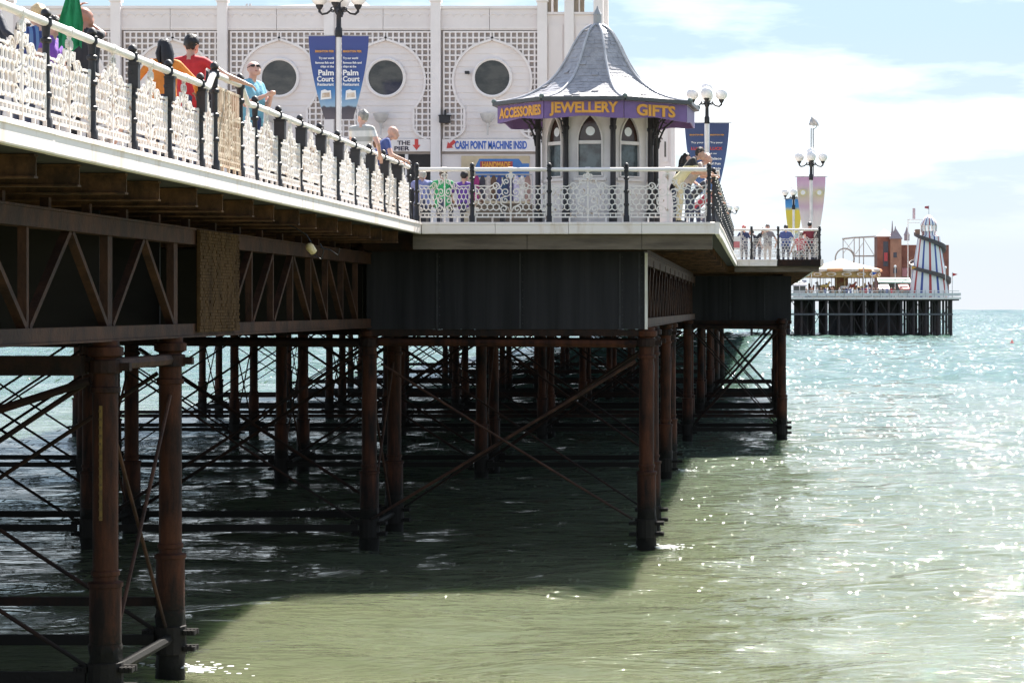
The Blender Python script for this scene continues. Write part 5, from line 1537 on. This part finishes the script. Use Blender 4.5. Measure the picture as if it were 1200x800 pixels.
# ------------------------------------------------------------------ the far pier head with its rides
YP = 398.0
KP = YP / FP
def hx(px, y=YP): return (px - 890.0) * y / FP
head = thing('distant_pier', 'distant end of the pier on a dark forest of piles carrying fairground rides', 'pier', (hx(1020), YP, 0))
HP = Vector(head.location)
M_far = mat('far_pile_dark', (0.030, 0.027, 0.030), 0.7, col2=(0.055, 0.035, 0.03), scale=0.4)
x0, x1 = -30.0, hx(1124)
def hpart(mb, name, ma, parent=None, smooth=False):
    o = mb.build(name, ma, None, smooth); o.parent = parent or head
    o.location = -HP
    if parent: o.location = (0, 0, 0)
    return o
m = MB(); m.box(x0, x1, YP, YP + 50, ZD - .5, ZD); hpart(m, 'deck', M_far)
m = MB(); m.box(x0, x1 + .3, YP - .25, YP - .005, ZD - .28, ZD + .05); hpart(m, 'fascia_board', M_fascia)
pmh = MB(); pmh.lathe([(.22, -1.0), (.22, ZD - .5)], n=8); pmh = pmh.mesh('pile', M_far)
rowsY = [YP + .6, YP + 5, YP + 11, YP + 18, YP + 26, YP + 35, YP + 45]
for r_, yy in enumerate(rowsY):
    x = hx(1115)
    while x > (-3 if r_ == 0 else 2):
        o = obj('pile', pmh, head, Vector((x, yy, 0)) - HP); x -= 2.15
for i, (pa, pb) in enumerate(((931, 947), (972, 1002), (1032, 1052))):       # dark sheets added behind the piles to thicken the darkness
    m = MB(); m.box(hx(pa), hx(pb), YP + 6, YP + 6.2, -.4, ZD - .5); hpart(m, 'dark_backing', M_far)
m = MB(); m.box(x0, hx(1117), YP + .2, YP + .45, 3.6, 3.9); hpart(m, 'cross_beam', mat('far_beam_grey', (0.12, 0.115, 0.12), .7))
x = hx(1115)
while x > 2:
    for a, b in (((x, .5), (x - 3.05, ZD - .6)), ((x - 3.05, .5), (x, ZD - .6))):
        if x < hx(1070) or True:
            m = MB(); m.bar((a[0], YP + .75, a[1]), (b[0], YP + .75, b[1]), .12, .12)
            hpart(m, 'tie_rod', M_far)
    x -= 3.05
# railing along the edge
rl = thing('pier_railing', 'thin white railing along the edge of the distant pier head', 'railing', (hx(1020), YP, ZD), 0, 'far pier head fittings')
m = MB(); m.tube([(x0 - hx(1020), 0, 1.15), (x1 - hx(1020), 0, 1.15)], .06, 5); m.tube([(x0 - hx(1020), 0, .2), (x1 - hx(1020), 0, .2)], .05, 5); obj('handrail', m.mesh('handrail', M_white), rl)
pm1 = MB(); pm1.box(-.05, .05, -.05, .05, 0, 1.3); pm1 = pm1.mesh('post', M_steel)
x = hx(926)
while x < x1:
    obj('post', pm1, rl, (x - hx(1020), 0, 0)); x += 1.55
m = MB(); x = hx(926)
while x < x1:
    m.box(x - hx(1020) + .08, x - hx(1020) + 1.48, -.02, .02, .3, .8); x += 1.55
obj('infill_panel', m.mesh('infill_panel', mat('far_infill', (.68, .66, .64), .6)), rl)

# carousel
CY = 410.0; kc = CY / FP
car = thing('carousel', 'golden carousel with a scalloped orange and cream canopy on the far pier head', 'carousel', (hx(986, CY), CY, ZD))
def cz(py): return zat(py, CY) - ZD
RC = 46 * kc
M_cream = mat('canopy_cream', (.75, .62, .50), .7); M_orange = mat('canopy_orange', (.62, .28, .12), .7); M_goldc = mat('carousel_gold', (.50, .32, .10), .5, col2=(.30, .18, .06), scale=1.5)
m = MB(); n = 32
vs = [(0, 0, cz(303))]
for r_, z_ in ((RC * .35, cz(308.5)), (RC * .8, cz(313)), (RC * 1.0, cz(315.5)), (RC * 1.02, cz(318))):
    for k in range(n):
        t = 2 * math.pi * k / n; sc_ = 1 + (.03 * math.cos(k * math.pi) if r_ > RC * .9 else 0); vs.append((r_ * sc_ * math.cos(t), r_ * sc_ * math.sin(t), z_ - (.18 if (k % 2 and r_ > RC) else 0)))
fs = [(0, 1 + k, 1 + (k + 1) % n) for k in range(n)]
for i in range(3):
    for k in range(n): fs.append((1 + i*n + k, 1 + (i+1)*n + k, 1 + (i+1)*n + (k+1) % n, 1 + i*n + (k+1) % n))
m.add(vs, fs); m.m = [(i % n) % 4 // 2 for i in range(len(m.f))]
obj('canopy', m.mesh('canopy', [M_cream, M_orange]), car)
m = MB(); m.lathe([(RC * .97, cz(325.5)), (RC * .98, cz(318.2))], n=32); rb = obj('rounding_board', m.mesh('rounding_board', M_goldc), car)
for k in range(16):
    t = 2 * math.pi * k / 16 + .1; c_, s_ = math.cos(t), math.sin(t)
    m = MB(); m.ball((0, 0, 0), 1, 14, 6, sc=(.95, .12, .36)); m.ball((0, -.1, 0), 1, 12, 6, mi=1, sc=(.62, .1, .2))
    m.xform(Matrix.Translation((RC * .985 * c_, RC * .985 * s_, cz(321.8))) @ Matrix.Rotation(t + math.pi / 2, 4, 'Z')); obj('panel_medallion', m.mesh('panel_medallion', [M_cream, M_goldc]), rb)
m = MB(); m.lathe([(RC * .92, 0), (RC * .92, .5)], n=32); obj('platform', m.mesh('platform', M_timber), car)
m = MB(); m.lathe([(1.2, .5), (1.2, cz(322))], n=12); obj('centre_drum', m.mesh('centre_drum', mat('drum_red', (.35, .12, .06), .6, col2=(.5, .38, .15), scale=1)), car)
def horse_mesh():
    m = MB()
    m.tube([(-.75, 0, .0), (-.4, 0, .05), (.3, 0, .0), (.6, 0, .1)], [.2, .28, .26, .2], 8)
    m.tube([(.5, 0, .1), (.75, 0, .5), (.85, 0, .75)], [.22, .16, .12], 7); m.tube([(.8, 0, .75), (1.15, 0, .55)], [.13, .08], 6)
    for x, s in ((-.6, -1), (-.6, 1), (.5, -1), (.5, 1)): m.tube([(x, s * .13, -.1), (x + .15 * s, s * .15, -.45), (x - .05, s * .15, -.85)], [.1, .06, .05], 6)
    m.tube([(-.75, 0, .05), (-1.0, 0, -.1), (-1.05, 0, -.5)], [.08, .1, .03], 5)
    return m
cols = [(.7, .68, .62), (.45, .12, .08), (.12, .14, .3), (.6, .42, .12), (.25, .14, .08)]
hm = [horse_mesh().mesh('horse', mat('horse_%d' % i, c, .5)) for i, c in enumerate(cols)]
pol = MB(); pol.tube([(0, 0, .5), (0, 0, cz(324))], .06, 6); pol = pol.mesh('pole', mat('brass_pole', (.6, .45, .18), .35))
for k in range(20):
    t = 2 * math.pi * k / 20 + .07; rr = RC * (.82 if k % 2 else .62)
    p = obj('pole', pol, car, (rr * math.cos(t), rr * math.sin(t), 0))
    o = obj('horse', hm[k % 5], p, (0, 0, 1.75 + .35 * math.sin(k * 2.1))); o.rotation_euler = (0, 0, t + math.pi / 2)

# brick ghost-train building
BY = 424.0; kb = BY / FP
br = thing('brick_house', 'tall red brick fairground house with pointed turrets on the far pier head', 'building', (hx(1045, BY), BY, ZD))
def bxp(px): return (px - 1045) * kb
def bz(py): return zat(py, BY) - ZD
M_brick = mat('far_brick', (.30, .125, .085), .8, col2=(.20, .075, .055), scale=.6); M_brick2 = mat('far_brick_pale', (.36, .19, .13), .8, var=.2, scale=.6)
M_roofp = mat('far_tile_grey', (.30, .25, .27), .7)
m = MB(); m.box(bxp(1028), bxp(1046), 0, 10, 0, bz(277)); obj('wall', m.mesh('wall', M_brick), br)
m = MB(); m.box(bxp(1043), bxp(1056), -1.2, -.01, 0, bz(280)); fw_ = obj('wall', m.mesh('wall', M_brick2), br)
m = MB(); m.box(bxp(1046) + .01, bxp(1112), .02, 9, 0, bz(287)); obj('wall', m.mesh('wall', M_brick), br)
def hip(xa, xb, ya, yb, z, zt, nm='roof', ma=M_roofp, ridge=.0):
    m = MB(); cx, cy = (xa + xb) / 2, (ya + yb) / 2; r_ = ridge * (xb - xa) / 2
    m.add([(xa, ya, z), (xb, ya, z), (xb, yb, z), (xa, yb, z), (cx - r_ - .01, cy, zt), (cx + r_ + .01, cy, zt)], [(0,1,5,4),(1,2,5),(2,3,4,5),(3,0,4)]); obj(nm, m.mesh(nm, ma), br)
hip(bxp(1027), bxp(1048), -.3, 10.3, bz(277), bz(267)); hip(bxp(1043) - .2, bxp(1056) + .2, -1.4, 1.5, bz(280), bz(267))
for px, pt, w_ in ((1045.5, 259, 1.6), (1049, 265, 1.8), (1062.5, 266, 2.4)):
    m = MB(); m.lathe([(w_ * kb * 1.3, bz(282)), (w_ * kb * 1.3, bz(276)), (w_ * kb * 1.6, bz(275.5)), (w_ * kb * .7, bz(271)), (.05, bz(pt))], (bxp(px), -.4, 0), 8); obj('turret', m.mesh('turret', M_roofp), br)
for px, py in ((1048.5, 299), (1048.5, 317)):
    m = MB(); m.box(bxp(px - 2), bxp(px + 2), -1.26, -1.205, bz(py + 3), bz(py - 3)); f_ = obj('window', m.mesh('window', mat('far_window', (.06, .06, .08), .2)), br)
    m = MB(); m.box(bxp(px - 2.4), bxp(px + 2.4), -1.32, -1.21, bz(py + 3.8), bz(py + 3.1)); obj('sill', m.mesh('sill', M_brick2), f_)
m = MB(); m.box(bxp(1035), bxp(1041), -.06, -.005, bz(312), bz(283)); obj('window', m.mesh('window', mat('far_window', (.06, .06, .08))), br)
m = MB(); m.box(bxp(1036), bxp(1040), -.4, -.07, bz(306), bz(296)); obj('figure_panel', m.mesh('figure_panel', mat('far_red', (.5, .07, .08), .6)), br)
m = MB(); m.box(bxp(1057), bxp(1065), -.3, -.01, bz(324), bz(314)); obj('sign_panel', m.mesh('sign_panel', mat('far_pink', (.55, .25, .25), .6)), br)

# helter skelter
SY = 404.0; ks = SY / FP
he = thing('helter_skelter', 'white helter skelter tower with red and blue stripes and a spiral slide', 'slide tower', (hx(1088.5, SY), SY, ZD))
def sz(py): return zat(py, SY) - ZD
m_ = bpy.data.materials.new('helter_stripes'); m_.use_nodes = True; N = m_.node_tree.nodes; L = m_.node_tree.links
b = N['Principled BSDF']; b.inputs['Roughness'].default_value = .5
t_ = N.new('ShaderNodeTexCoord'); s_ = N.new('ShaderNodeSeparateXYZ'); L.new(t_.outputs['Object'], s_.inputs[0])
at_ = N.new('ShaderNodeMath'); at_.operation = 'ARCTAN2'; L.new(s_.outputs['Y'], at_.inputs[0]); L.new(s_.outputs['X'], at_.inputs[1])
mu = N.new('ShaderNodeMath'); mu.operation = 'MULTIPLY_ADD'; mu.inputs[1].default_value = 7 / (2 * math.pi); mu.inputs[2].default_value = 10.12; L.new(at_.outputs[0], mu.inputs[0])
fr2 = N.new('ShaderNodeMath'); fr2.operation = 'FRACT'; L.new(mu.outputs[0], fr2.inputs[0])
r = N.new('ShaderNodeValToRGB'); r.color_ramp.interpolation = 'CONSTANT'; e = r.color_ramp.elements
e[0].color = (.86, .84, .83, 1); e[1].position = .30; e[1].color = (.46, .05, .05, 1)
for p_, c_ in ((.46, (.86, .84, .83)), (.78, (.05, .08, .30)), (.93, (.86, .84, .83))): q = e.new(p_); q.color = (*c_, 1)
L.new(fr2.outputs[0], r.inputs['Fac']); L.new(r.outputs[0], b.inputs['Base Color'])
def rad(z): 
    t = max(0, min(1, z / sz(277))); return (24.0 - 11.0 * t) * ks
m = MB(); m.lathe([(rad(sz(277) * i / 10), sz(277) * i / 10) for i in range(11)], n=28); obj('tower', m.mesh('tower', m_, True), he)
m = MB(); m.lathe([(10.5 * ks, sz(277)), (10.5 * ks, sz(276)), (8.5 * ks, sz(275.8)), (8.5 * ks, sz(272)), (9.2 * ks, sz(271.8)), (9.2 * ks, sz(271))], n=16); cb = obj('cabin', m.mesh('cabin', m_), he)
for k in range(12):
    t = 2 * math.pi * k / 12; m = MB(); m.box(-.12, .12, -.12, .12, sz(271), sz(264)); m.xform(Matrix.Translation((8.7 * ks * math.cos(t), 8.7 * ks * math.sin(t), 0))); obj('cabin_post', m.mesh('cabin_post', M_white), cb)
m = MB(); m.lathe([(9.8 * ks, sz(264)), (9.8 * ks, sz(262.5)), (8.6 * ks, sz(260)), (6.5 * ks, sz(256.5)), (3.5 * ks, sz(253.5)), (.1, sz(252))], n=24); dm = obj('dome', m.mesh('dome', m_, True), he)
m = MB(); m.tube([(0, 0, sz(252)), (0, 0, sz(241))], .05, 5); fp_ = obj('flagpole', m.mesh('flagpole', M_steel), he)
m = MB(); m.prism([(-.05, sz(245)), (-.75, sz(244)), (-.7, sz(241.8)), (-.05, sz(241.3))], -.015, .015); obj('flag', m.mesh('flag', mat('flag_red', (.5, .1, .12), .7)), fp_)
# spiral slide: from the cabin, round the tower
m = MB(); pts = []
a0 = R(190)
for i in range(61):
    t = i / 60; z_ = sz(274) * (1 - t) + sz(332) * t; a = a0 + t * 2 * math.pi * 1.55
    pts.append((math.cos(a), math.sin(a), z_))
vs = []; fs = []
for c_, s2, z_ in pts:
    r0 = rad(z_) - .05; r1 = rad(z_) + .75
    for rr, dz in ((r0, -.3), (r1, -.3), (r1 + .03, .38), (r1 - .08, .38), (r1 - .1, -.12), (r0, -.12)): vs.append((rr * c_, rr * s2, z_ + dz))
for i in range(60):
    for j in range(6): fs.append((i*6+j, i*6+(j+1) % 6, (i+1)*6+(j+1) % 6, (i+1)*6+j))
m.add(vs, fs); obj('slide', m.mesh('slide', mat('slide_dark', (.10, .08, .08), .6)), he)
m = MB(); m.box(-16 * ks, -11 * ks, -1.5, 1.5, sz(275), sz(269)); obj('entry_box', m.mesh('entry_box', M_brick2), he)

# roller coaster frame
RY = 432.0; kr = RY / FP
rc = thing('roller_coaster', 'thin pale roller coaster frame left of the red brick house', 'ride', (hx(1005, RY), RY, ZD))
def rx(px): return (px - 1005) * kr
def rz(py): return zat(py, RY) - ZD
M_rc = mat('coaster_cream', (.62, .55, .47), .6)
for px in (988, 1001, 1007, 1012, 1025, 1029):
    m = MB(); m.tube([(rx(px), 0, 0), (rx(px), 0, rz(279))], .09, 5); obj('column', m.mesh('column', M_rc), rc)
m = MB(); m.tube([(rx(987), 0, rz(280)), (rx(1000), 0, rz(278.5)), (rx(1030), 0, rz(277))], .18, 6); obj('track', m.mesh('track', M_rc), rc)
m = MB(); m.tube([(rx(1000), 0, rz(300)), (rx(1032), 0, rz(300))], .15, 6); obj('track', m.mesh('track', M_rc), rc)
for o_ in (0, 1.0):
    m = MB(); m.tube([(rx(990) + 11 * kr * math.cos(t), o_, rz(303) + 12 * kr * math.sin(t)) for t in [i * math.pi / 12 for i in range(-2, 15)]], .15, 6); obj('loop_track', m.mesh('loop_track', M_rc), rc)
for (a, b) in (((988, 280), (1001, 297)), ((1001, 280), (988, 297)), ((1012, 279), (1025, 300)), ((1001, 300), (1012, 284))):
    m = MB(); m.tube([(rx(a[0]), 0, rz(a[1])), (rx(b[0]), 0, rz(b[1]))], .05, 4); obj('stay', m.mesh('stay', M_rc), rc)
# tall sign frame beside the helter skelter
sf = thing('sign_frame', 'pale pink sign on a white frame beside the helter skelter top', 'sign', (hx(1071, 415), 415, ZD))
k9 = 415 / FP
def z9(py): return zat(py, 415) - ZD
m = MB(); m.tube([((1064 - 1071) * k9, 0, 0), ((1064 - 1071) * k9, 0, z9(257))], .08, 5); m.tube([((1064 - 1071) * k9, 0, z9(257.5)), ((1082 - 1071) * k9, 0, z9(257.5))], .07, 5); m.tube([((1064 - 1071) * k9, 0, z9(261)), ((1078 - 1071) * k9, 0, z9(261))], .05, 5); m.tube([((1082 - 1071) * k9, 0, 0), ((1082 - 1071) * k9, 0, z9(257))], .08, 5); obj('frame', m.mesh('frame', M_white), sf)
m = MB(); m.box(-1.6 * k9, 1.6 * k9, -.1, .1, z9(256.5), z9(244)); obj('sign_panel', m.mesh('sign_panel', mat('far_pale_pink', (.62, .45, .48), .6)), sf)
# stalls with awnings
def stall(label, pa, pb, y, ca, zt=326):
    t = thing('fairground_stall', label, 'stall', (hx((pa + pb) / 2, y), y, ZD), 0, 'stalls on the far pier head')
    w = (pb - pa) * y / FP / 2; z_ = zat(zt, y) - ZD
    m = MB(); m.box(-w, w, 0, 3, 0, z_ - .4); obj('booth', m.mesh('booth', mat('booth_dark', (.16, .17, .16), .7)), t)
    m = MB(); m.add([(-w - .2, -1.4, z_ - .8), (w + .2, -1.4, z_ - .8), (w + .2, 3.2, z_), (-w - .2, 3.2, z_), (-w - .2, -1.4, z_ - 1.1), (w + .2, -1.4, z_ - 1.1)], [(0, 1, 2, 3), (4, 5, 1, 0)]); obj('awning', m.mesh('awning', ca), t)
    m = MB(); m.box(-w * .9, w * .9, -.3, -.02, .0, 1.1); obj('counter', m.mesh('counter', mat('booth_white', (.6, .58, .57), .6)), t)
M_aw = mat('awning_green', (.30, .46, .38), .7); M_aw2 = mat('awning_white', (.68, .62, .62), .7)
stall('stall with long pale green awning below the brick house', 1030, 1066, 412, M_aw, 325)
stall('white-topped stall right of the carousel', 1031, 1041, 405, M_aw2, 333)
stall('small red and white stall left of the helter skelter', 1055, 1064, 405, mat('awning_rw', (.60, .22, .2), .7), 333)
stall('grey kiosk at the near left end of the far pier head', 930, 944, 404, mat('awning_grey', (.55, .53, .55), .7), 328)
# visitors along the far railing, a few pixels each
rr2 = random.Random(3)
fm = []
for i, c_ in enumerate([(.5, .06, .07), (.08, .1, .25), (.6, .58, .55), (.05, .05, .06), (.3, .2, .15)]):
    m = MB(); 
    for s in (-1, 1): m.tube([(s * .09, 0, 0), (s * .09, 0, .85)], [.07, .1], 6, 1)
    m.tube([(0, 0, .8), (0, 0, 1.1), (0, 0, 1.42), (0, 0, 1.5)], [.17, .17, .2, .08], 8)
    for s in (-1, 1): m.tube([(s * .21, 0, 1.42), (s * .26, .05, 1.1), (s * .22, .2, .92)], [.06, .05, .04], 6)
    m.ball((0, 0, 1.63), .115, 8, 6, 2)
    fm.append(m.mesh('person', [mat('far_top_%d' % i, c_, .8), pm('trousers', (.05, .06, .10)), pm('skin', SKIN_L, .5)], True))
for i in range(22):
    px = 946 + i * 5.2 + rr2.uniform(-2, 2)
    ci = rr2.randrange(5)
    o = obj('person', fm[ci], None, (hx(px, YP + 1.5), YP + rr2.uniform(.8, 3), ZD + .004), rr2.uniform(0, 6))
    tag(o, 'tiny far-off visitor in %s by the distant pier head railing' % ('a red top', 'a navy top', 'a white top', 'black', 'a brown top')[ci], 'person', 'visitors on the far pier head')
# small red buoy out at sea
m = MB(); m.lathe([(.06, -.15), (.28, -.05), (.3, .1), (.16, .3), (.05, .5), (.03, .6)], (0, 0, 0), 10)
yb9 = 312.0
tag(m.build('buoy', mat('buoy_red', (.5, .08, .06), .5), smooth=True, loc=(at(1186, yb9), yb9, 0)), 'small red buoy floating at the right edge of the sea', 'buoy')

# lamp standards and bunting poles on the far pier head
for i, px in enumerate((937, 951, 1012, 1022, 1049, 1068, 1108, 1116)):
    t = thing('flag_pole', 'thin white %s pole on the far pier head, number %d from the left' % (('lamp', 'flag')[i % 2], i + 1), 'pole', (hx(px, 401), 401, ZD), 0, 'poles on the far pier head')
    t['label'] = ('thin white %s standing %s on the far pier head' % (('lamp pole', 'flag pole')[i % 2], ('left of the carousel', 'beside the carousel roof', 'right of the carousel', 'before the brick house', 'under the brick turret', 'left of the helter skelter', 'right of the helter skelter', 'at the outer corner')[i]))
    h = (5.2, 6.4, 5.0, 4.6, 5.2, 5.6, 5.0, 4.4)[i]
    m = MB(); m.tube([(0, 0, 0), (0, 0, h)], .07, 5); obj('pole', m.mesh('pole', M_white), t)
    if i % 2: m = MB(); m.prism([(.05, h - .1), (.95, h - .35), (.05, h - .7)], -.015, .015); obj('pennant', m.mesh('pennant', (M_red, M_blue, M_gold, M_red)[i // 2]), t)
    else: m = MB(); m.ball((0, 0, h + .2), .24, 8, 6); obj('globe', m.mesh('globe', M_globe), t)
